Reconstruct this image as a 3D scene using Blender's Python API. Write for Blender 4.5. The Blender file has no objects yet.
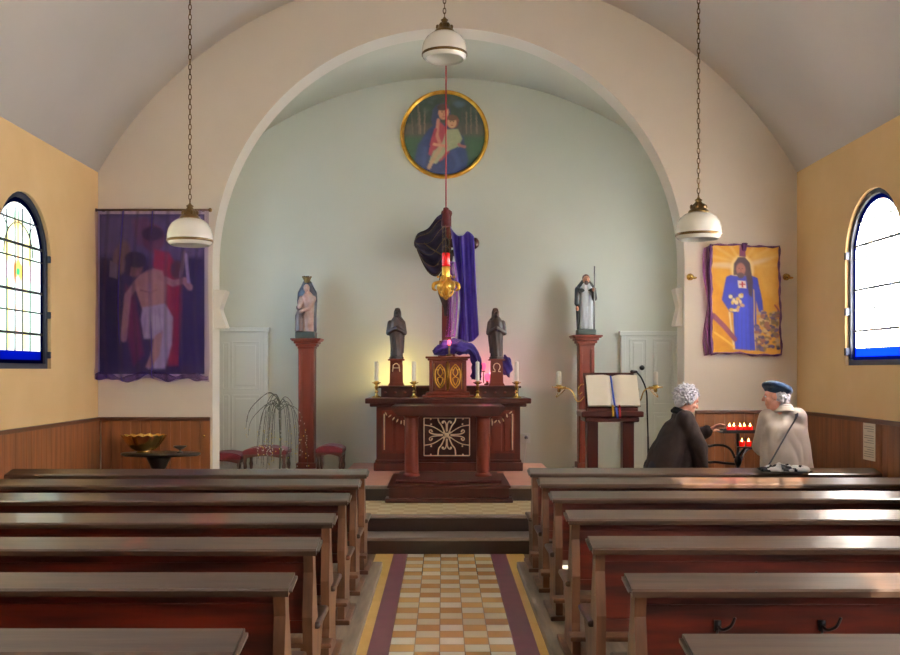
import bpy, bmesh, math, random
import numpy as np
from mathutils import Vector, Matrix, noise
random.seed(7)
PI = math.pi
SC = bpy.context.scene
COL = SC.collection
EYE = 1.65; F = 960.0; VX, VY = 443.0, 370.0

def P(px, py, d):                       # a measured pixel at a depth -> point in metres
    return Vector(((px - VX) * d / F, d, EYE - (py - VY) * d / F))

def lin(c):
    c = c / 255.0
    return c / 12.92 if c <= 0.04045 else ((c + 0.055) / 1.055) ** 2.4
def rgb(r, g, b): return (lin(r), lin(g), lin(b), 1.0)

# ------------------------------------------------------------------ materials
def mat(name, col, rough=0.5, metal=0.0, col2=None, scale=4.0, stretch=(1, 1, 1), bump=0.0, coat=0.0,
        detail=6.0, lo=0.35, hi=0.65, wear=None, wear_scale=3.0, wear_amt=0.62, sheen=0.0, emit=None, emit_s=0.0, bscale=None):
    m = bpy.data.materials.new(name); m.use_nodes = True
    nt = m.node_tree; b = nt.nodes['Principled BSDF']
    b.inputs['Base Color'].default_value = col
    b.inputs['Roughness'].default_value = rough
    b.inputs['Metallic'].default_value = metal
    b.inputs['Coat Weight'].default_value = coat
    b.inputs['Coat Roughness'].default_value = 0.12
    b.inputs['Sheen Weight'].default_value = sheen
    if emit:
        b.inputs['Emission Color'].default_value = emit; b.inputs['Emission Strength'].default_value = emit_s
    if col2 or bump:
        tc = nt.nodes.new('ShaderNodeNewGeometry'); mp = nt.nodes.new('ShaderNodeMapping')
        mp.inputs['Scale'].default_value = stretch
        nt.links.new(tc.outputs['Position'], mp.inputs['Vector'])
        n = nt.nodes.new('ShaderNodeTexNoise'); n.inputs['Scale'].default_value = scale; n.inputs['Detail'].default_value = detail
        nt.links.new(mp.outputs['Vector'], n.inputs['Vector'])
        if col2:
            r = nt.nodes.new('ShaderNodeValToRGB'); r.color_ramp.elements[0].position = lo; r.color_ramp.elements[1].position = hi
            r.color_ramp.elements[0].color = col; r.color_ramp.elements[1].color = col2
            nt.links.new(n.outputs['Fac'], r.inputs['Fac'])
            out = r.outputs['Color']
            if wear:
                n2 = nt.nodes.new('ShaderNodeTexNoise'); n2.inputs['Scale'].default_value = wear_scale; n2.inputs['Detail'].default_value = 8
                nt.links.new(tc.outputs['Position'], n2.inputs['Vector'])
                r2 = nt.nodes.new('ShaderNodeValToRGB'); r2.color_ramp.elements[0].position = wear_amt - .04; r2.color_ramp.elements[1].position = wear_amt + .06
                nt.links.new(n2.outputs['Fac'], r2.inputs['Fac'])
                mx = nt.nodes.new('ShaderNodeMixRGB'); nt.links.new(r2.outputs['Color'], mx.inputs['Fac'])
                nt.links.new(out, mx.inputs['Color1']); mx.inputs['Color2'].default_value = wear
                out = mx.outputs['Color']
            nt.links.new(out, b.inputs['Base Color'])
        if bump:
            bp = nt.nodes.new('ShaderNodeBump'); bp.inputs['Strength'].default_value = bump; bp.inputs['Distance'].default_value = 0.01
            src = n
            if bscale:
                src = nt.nodes.new('ShaderNodeTexNoise'); src.inputs['Scale'].default_value = bscale
                nt.links.new(mp.outputs['Vector'], src.inputs['Vector'])
            nt.links.new(src.outputs['Fac'], bp.inputs['Height']); nt.links.new(bp.outputs['Normal'], b.inputs['Normal'])
    return m

M = {}
M['ochre'] = mat('ochre_plaster', rgb(210, 175, 124), .85, col2=rgb(217, 184, 134), scale=1.5, bump=.05, bscale=30)
M['cream'] = mat('cream_plaster', rgb(223, 213, 199), .85, col2=rgb(228, 219, 206), scale=1.2, bump=.05, bscale=25)
M['vault'] = mat('vault_plaster', rgb(220, 216, 213), .85, col2=rgb(226, 222, 219), scale=1.0, bump=.05, bscale=25)
M['green'] = mat('pale_green_plaster', rgb(217, 219, 205), .85, col2=rgb(222, 223, 210), scale=1.1, bump=.04, bscale=25)
M['jamb'] = mat('white_plaster', rgb(236, 232, 222), .7)
M['doorpaint'] = mat('door_paint', rgb(226, 228, 220), .5)
M['wainscot'] = mat('wainscot_wood', rgb(102, 60, 32), .38, col2=rgb(130, 78, 42), scale=3, stretch=(6, 6, .6), bump=.08)
M['darktrim'] = mat('dark_trim_wood', rgb(66, 34, 20), .4, col2=rgb(84, 44, 26), scale=3, stretch=(1, 1, 4))
M['pew'] = mat('pew_wood', rgb(48, 15, 8), .36, col2=rgb(98, 29, 12), scale=2.2, stretch=(.9, 5, 7), bump=.06, coat=.25)
M['ledge'] = mat('ledge_wood', rgb(45, 32, 24), .29, col2=rgb(69, 49, 36), scale=2.5, stretch=(.7, 8, 8), bump=.12, coat=.3, wear=rgb(92, 42, 26), wear_scale=2.6, wear_amt=.66)
M['post'] = mat('post_wood', rgb(72, 45, 28), .42, col2=rgb(106, 69, 44), scale=3, stretch=(5, 5, .7), bump=.1, coat=.15)
M['platform'] = mat('platform_wood', rgb(104, 90, 76), .6, col2=rgb(134, 118, 100), scale=3, stretch=(6, .6, 6), bump=.1)
M['floorwood'] = mat('floor_planks', rgb(86, 64, 48), .55, col2=rgb(110, 84, 62), scale=3, stretch=(6, .6, 6))
M['altar'] = mat('altar_wood', rgb(54, 18, 11), .33, col2=rgb(74, 27, 15), scale=3, stretch=(4, 4, .8), coat=.25, bump=.03)
M['altarred'] = mat('altar_red_panel', rgb(84, 28, 17), .36, col2=rgb(100, 38, 21), scale=3, stretch=(4, 4, .8), coat=.2)
M['redcol'] = mat('red_brown_column', rgb(86, 29, 17), .36, col2=rgb(100, 38, 22), scale=3, stretch=(5, 5, .7), coat=.2)
M['darkred'] = mat('dark_mahogany', rgb(44, 16, 12), .3, col2=rgb(62, 22, 15), scale=3, stretch=(4, 4, 1), coat=.3)
M['gold'] = mat('gilt', rgb(206, 150, 52), .28, 1.0, col2=rgb(226, 178, 84), scale=14)
M['brass'] = mat('brass', rgb(196, 160, 84), .25, 1.0, col2=rgb(214, 184, 110), scale=14)
M['oldbrass'] = mat('aged_brass', rgb(82, 62, 34), .4, .85, col2=rgb(108, 84, 46), scale=12)
M['cream_gilt'] = mat('pale_gilt', rgb(232, 208, 172), .35, .1, col2=rgb(244, 226, 196), scale=14)
M['wax'] = mat('white_wax', rgb(240, 236, 224), .45)
M['opal'] = mat('opal_glass', rgb(240, 238, 230), .12, coat=.5)
M['iron'] = mat('black_iron', rgb(26, 24, 26), .45, .3)
M['lead'] = mat('window_lead', rgb(34, 36, 44), .6, .2)
M['winframe'] = mat('window_frame_blue_black', rgb(26, 32, 52), .5)
M['velvet'] = mat('red_velvet', rgb(92, 8, 20), .85, sheen=.1, col2=rgb(110, 12, 25), scale=20)
M['redsilk'] = mat('red_cord', rgb(62, 3, 9), .8, col2=rgb(78, 6, 13), scale=30)
M['cord'] = mat('red_hanging_cord', rgb(150, 16, 28), .6)
M['redglass'] = mat('red_lamp_glass', rgb(190, 10, 12), .25, coat=.1, emit=rgb(220, 20, 14), emit_s=.3)
M['votive'] = mat('red_votive_glass', rgb(180, 12, 12), .15, coat=.5, emit=rgb(220, 24, 12), emit_s=.5)
M['flame'] = mat('candle_flame', rgb(255, 210, 120), .5, emit=rgb(255, 200, 110), emit_s=14)
M['pinkbulb'] = mat('pink_lamp_glass', rgb(255, 120, 140), .3, emit=rgb(255, 70, 105), emit_s=2.2)
M['yellowbulb'] = mat('yellow_lamp_glass', rgb(255, 230, 120), .3, emit=rgb(255, 225, 110), emit_s=7)
M['page'] = mat('book_page', rgb(248, 243, 226), .7, col2=rgb(243, 237, 218), scale=6)
M['blue_ribbon'] = mat('blue_ribbon', rgb(30, 74, 170), .5)
M['gold_ribbon'] = mat('yellow_ribbon', rgb(220, 180, 50), .5)
M['red_ribbon'] = mat('red_ribbon', rgb(170, 30, 36), .5)
M['paper'] = mat('notice_paper', rgb(228, 222, 208), .7)
M['ink'] = mat('faint_print', rgb(130, 126, 120), .8)
M['socket'] = mat('white_plastic', rgb(226, 226, 220), .4)
M['statuewood'] = mat('statue_wood', rgb(28, 14, 8), .5, col2=rgb(52, 27, 14), scale=9, coat=.15)
M['navy'] = mat('navy_paint', rgb(22, 22, 44), .5)
M['pinkpaint'] = mat('pale_pink_paint', rgb(188, 160, 148), .5, col2=rgb(146, 100, 88), scale=9)
M['brownpaint'] = mat('brown_paint', rgb(66, 38, 30), .5)
M['blackpaint'] = mat('black_cloak_paint', rgb(30, 28, 24), .5)
M['whitepaint'] = mat('grey_white_habit_paint', rgb(190, 190, 192), .5)
M['skinpaint'] = mat('painted_skin', rgb(176, 120, 90), .5)
M['darkgreen'] = mat('dark_green_plinth', rgb(40, 46, 36), .5)
M['stem'] = mat('twig_bark', rgb(62, 62, 44), .7)
M['catkin'] = mat('pale_blossom', rgb(206, 204, 196), .7)
M['yellowegg'] = mat('yellow_blossom', rgb(226, 206, 70), .6)
M['pot'] = mat('grey_pot', rgb(110, 108, 104), .6, col2=rgb(90, 88, 84), scale=6)
M['skin'] = mat('skin', rgb(214, 150, 130), .5, col2=rgb(224, 164, 142), scale=18)
M['hair'] = mat('white_hair', rgb(226, 226, 234), .6, col2=rgb(182, 182, 196), scale=34, bump=.9, bscale=60)
M['darkjacket'] = mat('dark_jacket_cloth', rgb(34, 25, 24), .8, col2=rgb(46, 35, 32), scale=10, bump=.15)
M['collar'] = mat('black_velvet_collar', rgb(18, 16, 18), .8)
M['trousers'] = mat('dark_trousers', rgb(38, 36, 42), .8)
M['skirt'] = mat('grey_skirt', rgb(80, 76, 78), .8)
M['beige'] = mat('beige_jacket_cloth', rgb(190, 179, 170), .75, col2=rgb(174, 162, 153), scale=6, bump=.25)
M['beret'] = mat('blue_felt', rgb(24, 42, 68), .9, sheen=.2, col2=rgb(31, 52, 80), scale=26)
M['strap'] = mat('dark_leather', rgb(34, 28, 34), .5)
M['shoe'] = mat('black_shoe', rgb(20, 18, 18), .4)
M['scarfw'] = mat('white_cloth', rgb(226, 226, 226), .7)
M['scarfb'] = mat('black_cloth', rgb(20, 20, 24), .7)
M['purple_cloth'] = mat('purple_cloth', rgb(78, 60, 152), .7, sheen=.3, col2=rgb(92, 72, 168), scale=5)
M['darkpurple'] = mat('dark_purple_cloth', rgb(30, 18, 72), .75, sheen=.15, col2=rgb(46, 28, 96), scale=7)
M['riser'] = mat('dark_step_wood', rgb(30, 15, 12), .35, col2=rgb(44, 22, 16), scale=3, stretch=(.7, 5, 5), coat=.2)
M['nosing'] = mat('worn_step_edge', rgb(98, 86, 80), .35, col2=rgb(122, 106, 96), scale=3, stretch=(.7, 5, 5))
M['terracotta'] = mat('salmon_footpace_tile', rgb(186, 122, 100), .4, col2=rgb(200, 138, 114), scale=3)
M['blackmetal'] = mat('black_metal', rgb(20, 20, 22), .4, .6)
M['bowlgold'] = mat('gilded_shell', rgb(224, 190, 110), .2, 1.0, col2=rgb(190, 146, 70), scale=10)
M['darkbowl'] = mat('dark_bowl', rgb(36, 30, 26), .3, .4)
M['darkveil'] = mat('black_purple_veil', rgb(30, 20, 38), .6, sheen=.3, col2=rgb(44, 30, 52), scale=12)

for k_ in ('altar', 'altarred', 'darkred', 'redcol', 'statuewood', 'redsilk'):
    b_ = M[k_].node_tree.nodes['Principled BSDF']; b_.inputs['Specular IOR Level'].default_value = .3; b_.inputs['Coat Weight'].default_value = .08
for k_ in ('darkjacket', 'beige', 'beret', 'trousers', 'collar', 'purple_cloth', 'darkpurple', 'darkveil', 'scarfb'): M[k_].node_tree.nodes['Principled BSDF'].inputs['Specular IOR Level'].default_value = .12
def attr_mat(name, rough=.7, bump=.2):
    m = bpy.data.materials.new(name); m.use_nodes = True; nt = m.node_tree; b = nt.nodes['Principled BSDF']
    a = nt.nodes.new('ShaderNodeAttribute'); a.attribute_name = 'Col'
    n = nt.nodes.new('ShaderNodeTexNoise'); n.inputs['Scale'].default_value = 18; n.inputs['Detail'].default_value = 5
    g = nt.nodes.new('ShaderNodeNewGeometry'); nt.links.new(g.outputs['Position'], n.inputs['Vector'])
    mx = nt.nodes.new('ShaderNodeMixRGB'); mx.blend_type = 'SOFT_LIGHT'; mx.inputs['Fac'].default_value = .35
    nt.links.new(a.outputs['Color'], mx.inputs['Color1']); nt.links.new(n.outputs['Fac'], mx.inputs['Color2'])
    nt.links.new(mx.outputs['Color'], b.inputs['Base Color']); b.inputs['Roughness'].default_value = rough
    return m
M['paint'] = attr_mat('painted_cloth', .75)
M['oil'] = attr_mat('oil_painting', .45)

def veil_mat(name, col, tint, fac):
    m = bpy.data.materials.new(name); m.use_nodes = True; nt = m.node_tree; nt.nodes.clear()
    o = nt.nodes.new('ShaderNodeOutputMaterial'); mx = nt.nodes.new('ShaderNodeMixShader'); mx.inputs[0].default_value = fac
    t = nt.nodes.new('ShaderNodeBsdfTransparent'); t.inputs[0].default_value = tint
    d = nt.nodes.new('ShaderNodeBsdfDiffuse'); d.inputs[0].default_value = col
    tr = nt.nodes.new('ShaderNodeBsdfTranslucent'); tr.inputs[0].default_value = col
    m2 = nt.nodes.new('ShaderNodeMixShader'); m2.inputs[0].default_value = .3
    lw = nt.nodes.new('ShaderNodeLayerWeight'); lw.inputs[0].default_value = .5; ma = nt.nodes.new('ShaderNodeMath'); ma.operation = 'MULTIPLY_ADD'; ma.inputs[1].default_value = .75; ma.inputs[2].default_value = fac; ma.use_clamp = True
    nt.links.new(lw.outputs['Facing'], ma.inputs[0]); nt.links.new(ma.outputs[0], mx.inputs[0])
    nt.links.new(d.outputs[0], m2.inputs[1]); nt.links.new(tr.outputs[0], m2.inputs[2])
    nt.links.new(t.outputs[0], mx.inputs[1]); nt.links.new(m2.outputs[0], mx.inputs[2]); nt.links.new(mx.outputs[0], o.inputs[0])
    return m
M['voile'] = veil_mat('purple_voile', rgb(92, 76, 164), rgb(240, 232, 246), .14)
M['mauvevoile'] = veil_mat('mauve_voile', rgb(128, 74, 120), rgb(240, 214, 226), .5)
M['purplevoile'] = veil_mat('violet_chiffon', rgb(150, 84, 160), rgb(230, 200, 240), .32)

def glass_mat(name, attr=True, col=None, trans=.45):
    m = bpy.data.materials.new(name); m.use_nodes = True; nt = m.node_tree; nt.nodes.clear()
    o = nt.nodes.new('ShaderNodeOutputMaterial'); mx = nt.nodes.new('ShaderNodeMixShader'); mx.inputs[0].default_value = trans
    tl = nt.nodes.new('ShaderNodeBsdfTranslucent'); tp = nt.nodes.new('ShaderNodeBsdfTransparent')
    if attr:
        a = nt.nodes.new('ShaderNodeAttribute'); a.attribute_name = 'Col'
        nt.links.new(a.outputs['Color'], tl.inputs[0]); nt.links.new(a.outputs['Color'], tp.inputs[0])
    else:
        tl.inputs[0].default_value = col; tp.inputs[0].default_value = col
    nt.links.new(tl.outputs[0], mx.inputs[1]); nt.links.new(tp.outputs[0], mx.inputs[2]); nt.links.new(mx.outputs[0], o.inputs[0])
    return m
M['stained'] = glass_mat('stained_glass')
M['blueglass'] = glass_mat('blue_border_glass', False, rgb(26, 58, 160), .10)
M['navyglass'] = glass_mat('navy_border_glass', False, rgb(14, 24, 62), .08)
M['stained_dense'] = glass_mat('stained_glass_dense', trans=.018)

def tile_mat():
    m = bpy.data.materials.new('aisle_tiles'); m.use_nodes = True; nt = m.node_tree; b = nt.nodes['Principled BSDF']
    g = nt.nodes.new('ShaderNodeNewGeometry'); mp = nt.nodes.new('ShaderNodeMapping')
    mp.inputs['Location'].default_value = (.318 / .149, 0.31, .5); mp.inputs['Scale'].default_value = (1 / .149, 1 / .149, 0)
    nt.links.new(g.outputs['Position'], mp.inputs['Vector'])
    ck = nt.nodes.new('ShaderNodeTexChecker'); ck.inputs['Scale'].default_value = 1
    ck.inputs['Color1'].default_value = rgb(234, 224, 198); ck.inputs['Color2'].default_value = rgb(198, 152, 88)
    nt.links.new(mp.outputs['Vector'], ck.inputs['Vector'])
    n = nt.nodes.new('ShaderNodeTexNoise'); n.inputs['Scale'].default_value = 5; nt.links.new(g.outputs['Position'], n.inputs['Vector'])
    # per tile tone
    fl = nt.nodes.new('ShaderNodeVectorMath'); fl.operation = 'FLOOR'; nt.links.new(mp.outputs['Vector'], fl.inputs[0])
    wn = nt.nodes.new('ShaderNodeTexWhiteNoise'); nt.links.new(fl.outputs[0], wn.inputs['Vector'])
    mx = nt.nodes.new('ShaderNodeMixRGB'); mx.blend_type = 'SOFT_LIGHT'; mx.inputs['Fac'].default_value = .5
    nt.links.new(ck.outputs['Color'], mx.inputs['Color1']); nt.links.new(wn.outputs['Value'], mx.inputs['Color2'])
    # grout
    fr = nt.nodes.new('ShaderNodeVectorMath'); fr.operation = 'FRACTION'; nt.links.new(mp.outputs['Vector'], fr.inputs[0])
    sx = nt.nodes.new('ShaderNodeSeparateXYZ'); nt.links.new(fr.outputs[0], sx.inputs[0])
    def near(sock):
        a = nt.nodes.new('ShaderNodeMath'); a.operation = 'SUBTRACT'; nt.links.new(sock, a.inputs[0]); a.inputs[1].default_value = .5
        c = nt.nodes.new('ShaderNodeMath'); c.operation = 'ABSOLUTE'; nt.links.new(a.outputs[0], c.inputs[0])
        d = nt.nodes.new('ShaderNodeMath'); d.operation = 'GREATER_THAN'; nt.links.new(c.outputs[0], d.inputs[0]); d.inputs[1].default_value = .482
        return d.outputs[0]
    mxx = nt.nodes.new('ShaderNodeMath'); mxx.operation = 'MAXIMUM'; nt.links.new(near(sx.outputs[0]), mxx.inputs[0]); nt.links.new(near(sx.outputs[1]), mxx.inputs[1])
    m3 = nt.nodes.new('ShaderNodeMixRGB'); nt.links.new(mxx.outputs[0], m3.inputs['Fac']); nt.links.new(mx.outputs['Color'], m3.inputs['Color1'])
    m3.inputs['Color2'].default_value = rgb(120, 100, 76)
    nt.links.new(m3.outputs['Color'], b.inputs['Base Color']); b.inputs['Roughness'].default_value = .24
    return m
M['tiles'] = tile_mat()
M['stripy'] = mat('yellow_tile', rgb(208, 168, 84), .35, col2=rgb(216, 180, 104), scale=6)
M['stripp'] = mat('purple_tile', rgb(96, 48, 62), .35, col2=rgb(110, 58, 70), scale=6)
def sanct_tile():
    m = bpy.data.materials.new('sanctuary_tiles'); m.use_nodes = True; nt = m.node_tree; b = nt.nodes['Principled BSDF']
    g = nt.nodes.new('ShaderNodeNewGeometry'); mp = nt.nodes.new('ShaderNodeMapping'); mp.inputs['Scale'].default_value = (8, 8, 0); mp.inputs['Location'].default_value = (0, 0, .5)
    nt.links.new(g.outputs['Position'], mp.inputs['Vector'])
    ck = nt.nodes.new('ShaderNodeTexChecker'); ck.inputs['Scale'].default_value = 1
    ck.inputs['Color1'].default_value = rgb(206, 190, 156); ck.inputs['Color2'].default_value = rgb(186, 160, 112)
    nt.links.new(mp.outputs['Vector'], ck.inputs['Vector']); nt.links.new(ck.outputs['Color'], b.inputs['Base Color']); b.inputs['Roughness'].default_value = .35
    return m
M['stile'] = sanct_tile()

# ------------------------------------------------------------------ mesh helpers (all take world coordinates)
def root_loc(o):
    v = Vector((0, 0, 0))
    while o is not None:
        v += o.location; o = o.parent
    return v

def obj(name, bm, mats, parent=None, smooth=False, kind=None):
    me = bpy.data.meshes.new(name)
    if parent is not None:
        bmesh.ops.translate(bm, verts=bm.verts, vec=-root_loc(parent))
    bm.to_mesh(me); bm.free()
    for m in (mats if isinstance(mats, (list, tuple)) else [mats]): me.materials.append(m)
    if smooth:
        for p in me.polygons: p.use_smooth = True
    o = bpy.data.objects.new(name, me); COL.objects.link(o)
    if parent is not None: o.parent = parent
    if kind: o['kind'] = kind
    return o

def autosmooth(o, ang=35):
    me = o.data
    for p in me.polygons: p.use_smooth = True
    bm = bmesh.new(); bm.from_mesh(me)
    for e in bm.edges:
        if len(e.link_faces) == 2 and e.calc_face_angle(0) > math.radians(ang): e.smooth = False
    bm.to_mesh(me); bm.free()
    return o

def tag(o, label, cat, group=None):
    o['label'] = label; o['category'] = cat
    if group: o['group'] = group
    return o

def thing(name, label, cat, loc=(0, 0, 0), group=None):
    o = bpy.data.objects.new(name, None); COL.objects.link(o); o.location = loc; o.empty_display_size = .1
    return tag(o, label, cat, group)

def solo(name, bm, mats, label, cat, base, group=None, smooth=False):
    """a thing that is one mesh, with its origin at its base"""
    bmesh.ops.translate(bm, verts=bm.verts, vec=-Vector(base))
    o = obj(name, bm, mats, None, smooth); o.location = base
    return tag(o, label, cat, group)

def NB(): return bmesh.new()

def box(bm, x0, x1, y0, y1, z0, z1, bev=0.0, seg=2, mi=0):
    r = bmesh.ops.create_cube(bm, size=1)
    vs = r['verts']
    for v in vs:
        v.co = Vector(((x0 + x1) / 2 + v.co.x * (x1 - x0), (y0 + y1) / 2 + v.co.y * (y1 - y0), (z0 + z1) / 2 + v.co.z * (z1 - z0)))
    fs = set(f for v in vs for f in v.link_faces)
    for f in fs: f.material_index = mi
    if bev:
        es = list({e for v in vs for e in v.link_edges})
        rr = bmesh.ops.bevel(bm, geom=es, offset=bev, segments=seg, profile=.5, affect='EDGES')
        for f in rr['faces']: f.material_index = mi
    return vs

def lathe(bm, c, prof, seg=20, mi=0, sx=1.0, sy=1.0, axis='Z', cap=True):
    rings = []
    c = Vector(c)
    for r, z in prof:
        ring = []
        for i in range(seg):
            a = 2 * PI * i / seg
            if axis == 'Z': p = Vector((r * math.cos(a) * sx, r * math.sin(a) * sy, z))
            elif axis == 'Y': p = Vector((r * math.cos(a) * sx, z, r * math.sin(a) * sy))
            else: p = Vector((z, r * math.cos(a) * sx, r * math.sin(a) * sy))
            ring.append(bm.verts.new(c + p))
        rings.append(ring)
    for a, b in zip(rings, rings[1:]):
        for i in range(seg):
            f = bm.faces.new((a[i], a[(i + 1) % seg], b[(i + 1) % seg], b[i])); f.material_index = mi
    if cap:
        for ring, fl in ((rings[0], True), (rings[-1], False)):
            f = bm.faces.new(list(reversed(ring)) if fl else ring); f.material_index = mi
    return rings

def tube(bm, pts, rad, seg=8, mi=0, cap=True):
    pts = [Vector(p) for p in pts]
    n = len(pts)
    rads = rad if isinstance(rad, (list, tuple)) else [rad] * n
    rings = []
    up = None
    for i, p in enumerate(pts):
        t = (pts[min(i + 1, n - 1)] - pts[max(i - 1, 0)])
        if t.length < 1e-9: t = Vector((0, 0, 1))
        t.normalize()
        if up is None:
            up = Vector((0, 0, 1)) if abs(t.z) < .9 else Vector((1, 0, 0))
        u = (up - t * up.dot(t))
        if u.length < 1e-6: u = t.orthogonal()
        u.normalize(); up = u; w = t.cross(u)
        rings.append([bm.verts.new(p + (u * math.cos(2 * PI * k / seg) + w * math.sin(2 * PI * k / seg)) * rads[i]) for k in range(seg)])
    for a, b in zip(rings, rings[1:]):
        for k in range(seg):
            f = bm.faces.new((a[k], a[(k + 1) % seg], b[(k + 1) % seg], b[k])); f.material_index = mi
    if cap:
        f = bm.faces.new(list(reversed(rings[0]))); f.material_index = mi
        f = bm.faces.new(rings[-1]); f.material_index = mi

def smoothpath(pts, n=6):
    pts = [Vector(p) for p in pts]; out = []
    for i in range(len(pts) - 1):
        p0 = pts[max(i - 1, 0)]; p1 = pts[i]; p2 = pts[i + 1]; p3 = pts[min(i + 2, len(pts) - 1)]
        for k in range(n):
            t = k / n
            out.append(.5 * ((2 * p1) + (p2 - p0) * t + (2 * p0 - 5 * p1 + 4 * p2 - p3) * t * t + (3 * p1 - p0 - 3 * p2 + p3) * t ** 3))
    out.append(pts[-1]); return out

def prism(bm, poly, axis, a0, a1, mi=0):
    """poly of 2-D points extruded along axis: X->(y,z), Y->(x,z), Z->(x,y)"""
    def mk(p, a):
        return Vector((a, p[0], p[1])) if axis == 'X' else Vector((p[0], a, p[1])) if axis == 'Y' else Vector((p[0], p[1], a))
    A = [bm.verts.new(mk(p, a0)) for p in poly]; B = [bm.verts.new(mk(p, a1)) for p in poly]
    n = len(poly); fs = []
    fs.append(bm.faces.new(A)); fs.append(bm.faces.new(list(reversed(B))))
    for i in range(n): fs.append(bm.faces.new((A[i], B[i], B[(i + 1) % n], A[(i + 1) % n])))
    for f in fs: f.material_index = mi
    bmesh.ops.recalc_face_normals(bm, faces=fs)

def ball(bm, c, r, mi=0, sub=2, rot=None):
    res = bmesh.ops.create_icosphere(bm, subdivisions=sub, radius=1)
    s = r if isinstance(r, (list, tuple)) else (r, r, r)
    for v in res['verts']:
        p = Vector((v.co.x * s[0], v.co.y * s[1], v.co.z * s[2]))
        if rot is not None: p = rot @ p
        v.co = p + Vector(c)
    for f in {f for v in res['verts'] for f in v.link_faces}: f.material_index = mi

def capsule(bm, p0, r0, p1, r1, mi=0):
    p0, p1 = Vector(p0), Vector(p1)
    d = p1 - p0; L = d.length; pr = []
    for k in range(7):
        a = -PI / 2 + k * PI / 12; pr.append((max(r0 * math.cos(a), 1e-4), r0 * math.sin(a)))
    for k in range(7):
        a = k * PI / 12; pr.append((max(r1 * math.cos(a), 1e-4), L + r1 * math.sin(a)))
    q = Vector((0, 0, 1)).rotation_difference(d.normalized()) if L > 1e-6 else Matrix.Identity(3).to_quaternion()
    n0 = len(bm.verts)
    rr = lathe(bm, (0, 0, 0), pr, 14, mi)
    for ring in rr:
        for v in ring: v.co = q @ v.co + p0

def sheet(bm, fn, nu, nv, mi=0, closed=False):
    g = [[bm.verts.new(Vector(fn(i / nu, j / nv))) for i in range(nu + 1)] for j in range(nv + 1)]
    for j in range(nv):
        for i in range(nu):
            f = bm.faces.new((g[j][i], g[j][i + 1], g[j + 1][i + 1], g[j + 1][i])); f.material_index = mi
    return g

def thick(bm, t):
    bmesh.ops.solidify(bm, geom=bm.faces[:], thickness=t)

def bake(o):
    dg = bpy.context.evaluated_depsgraph_get(); dg.update()
    me = bpy.data.meshes.new_from_object(o.evaluated_get(dg), depsgraph=dg)
    mats = [m for m in o.data.materials]
    o.modifiers.clear(); o.data = me
    if not me.materials:
        for m in mats: me.materials.append(m)
    for p in me.polygons: p.use_smooth = True

def fuse(o, voxel, smooth=4, fac=.5):
    m = o.modifiers.new('r', 'REMESH'); m.mode = 'VOXEL'; m.voxel_size = voxel
    s = o.modifiers.new('s', 'SMOOTH'); s.iterations = smooth; s.factor = fac
    bake(o); return o

# ------------------------------------------------------------------ painting on a fine grid
class Painter:
    def __init__(s, nx, ny, x0, x1, y0, y1, bg):     # in the picture's own pixel frame, y downward
        s.nx, s.ny = nx, ny
        u, v = np.meshgrid(np.linspace(x0, x1, nx + 1), np.linspace(y0, y1, ny + 1))
        s.x, s.y = u, v
        s.c = np.zeros((ny + 1, nx + 1, 3)); s.c[:] = [lin(k) for k in bg]
    def mix(s, a, col):
        a = np.clip(a, 0, 1)[..., None]
        s.c = s.c * (1 - a) + np.array([lin(k) for k in col]) * a
    def ell(s, cx, cy, rx, ry, col, rot=0, soft=2.0, al=1):
        r = math.radians(rot); dx, dy = s.x - cx, s.y - cy
        X = dx * math.cos(r) + dy * math.sin(r); Y = -dx * math.sin(r) + dy * math.cos(r)
        d = (np.sqrt((X / rx) ** 2 + (Y / ry) ** 2) - 1) * min(rx, ry)
        s.mix((.5 - d / soft) * al if al == 1 else np.clip(.5 - d / soft, 0, 1) * al, col)
    def sdist(s, pts):
        n = len(pts); dm = np.full(s.x.shape, 1e9); ins = np.zeros(s.x.shape, bool)
        for i in range(n):
            ax, ay = pts[i]; bx, by = pts[(i + 1) % n]
            ex, ey = bx - ax, by - ay; l2 = ex * ex + ey * ey + 1e-9
            t = np.clip(((s.x - ax) * ex + (s.y - ay) * ey) / l2, 0, 1)
            dm = np.minimum(dm, np.hypot(s.x - ax - t * ex, s.y - ay - t * ey))
            cond = ((ay > s.y) != (by > s.y))
            xi = ax + (s.y - ay) / (by - ay + 1e-12) * (bx - ax)
            ins ^= cond & (s.x < xi)
        return np.where(ins, -dm, dm)
    def poly(s, pts, col, soft=3.0, al=1.0):
        s.mix(np.clip(.5 - s.sdist(pts) / soft, 0, 1) * al, col)
    def line(s, pts, w, col, soft=2.0, al=1.0):
        dm = np.full(s.x.shape, 1e9)
        for (ax, ay), (bx, by) in zip(pts, pts[1:]):
            ex, ey = bx - ax, by - ay; l2 = ex * ex + ey * ey + 1e-9
            t = np.clip(((s.x - ax) * ex + (s.y - ay) * ey) / l2, 0, 1)
            dm = np.minimum(dm, np.hypot(s.x - ax - t * ex, s.y - ay - t * ey))
        s.mix(np.clip(.5 - (dm - w / 2) / soft, 0, 1) * al, col)
    def write(s, me, idx):
        a = me.color_attributes.new('Col', 'FLOAT_COLOR', 'POINT')
        buf = np.ones((len(me.vertices), 4), np.float32)
        buf[:len(idx), :3] = s.c.reshape(-1, 3)[idx]
        if len(idx) < len(me.vertices):      # the back side of a solid sheet repeats the front
            k = len(me.vertices) - len(idx); buf[len(idx):, :3] = s.c.reshape(-1, 3)[idx[:k]] if k <= len(idx) else .5
        a.data.foreach_set('color', buf.ravel())

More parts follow.
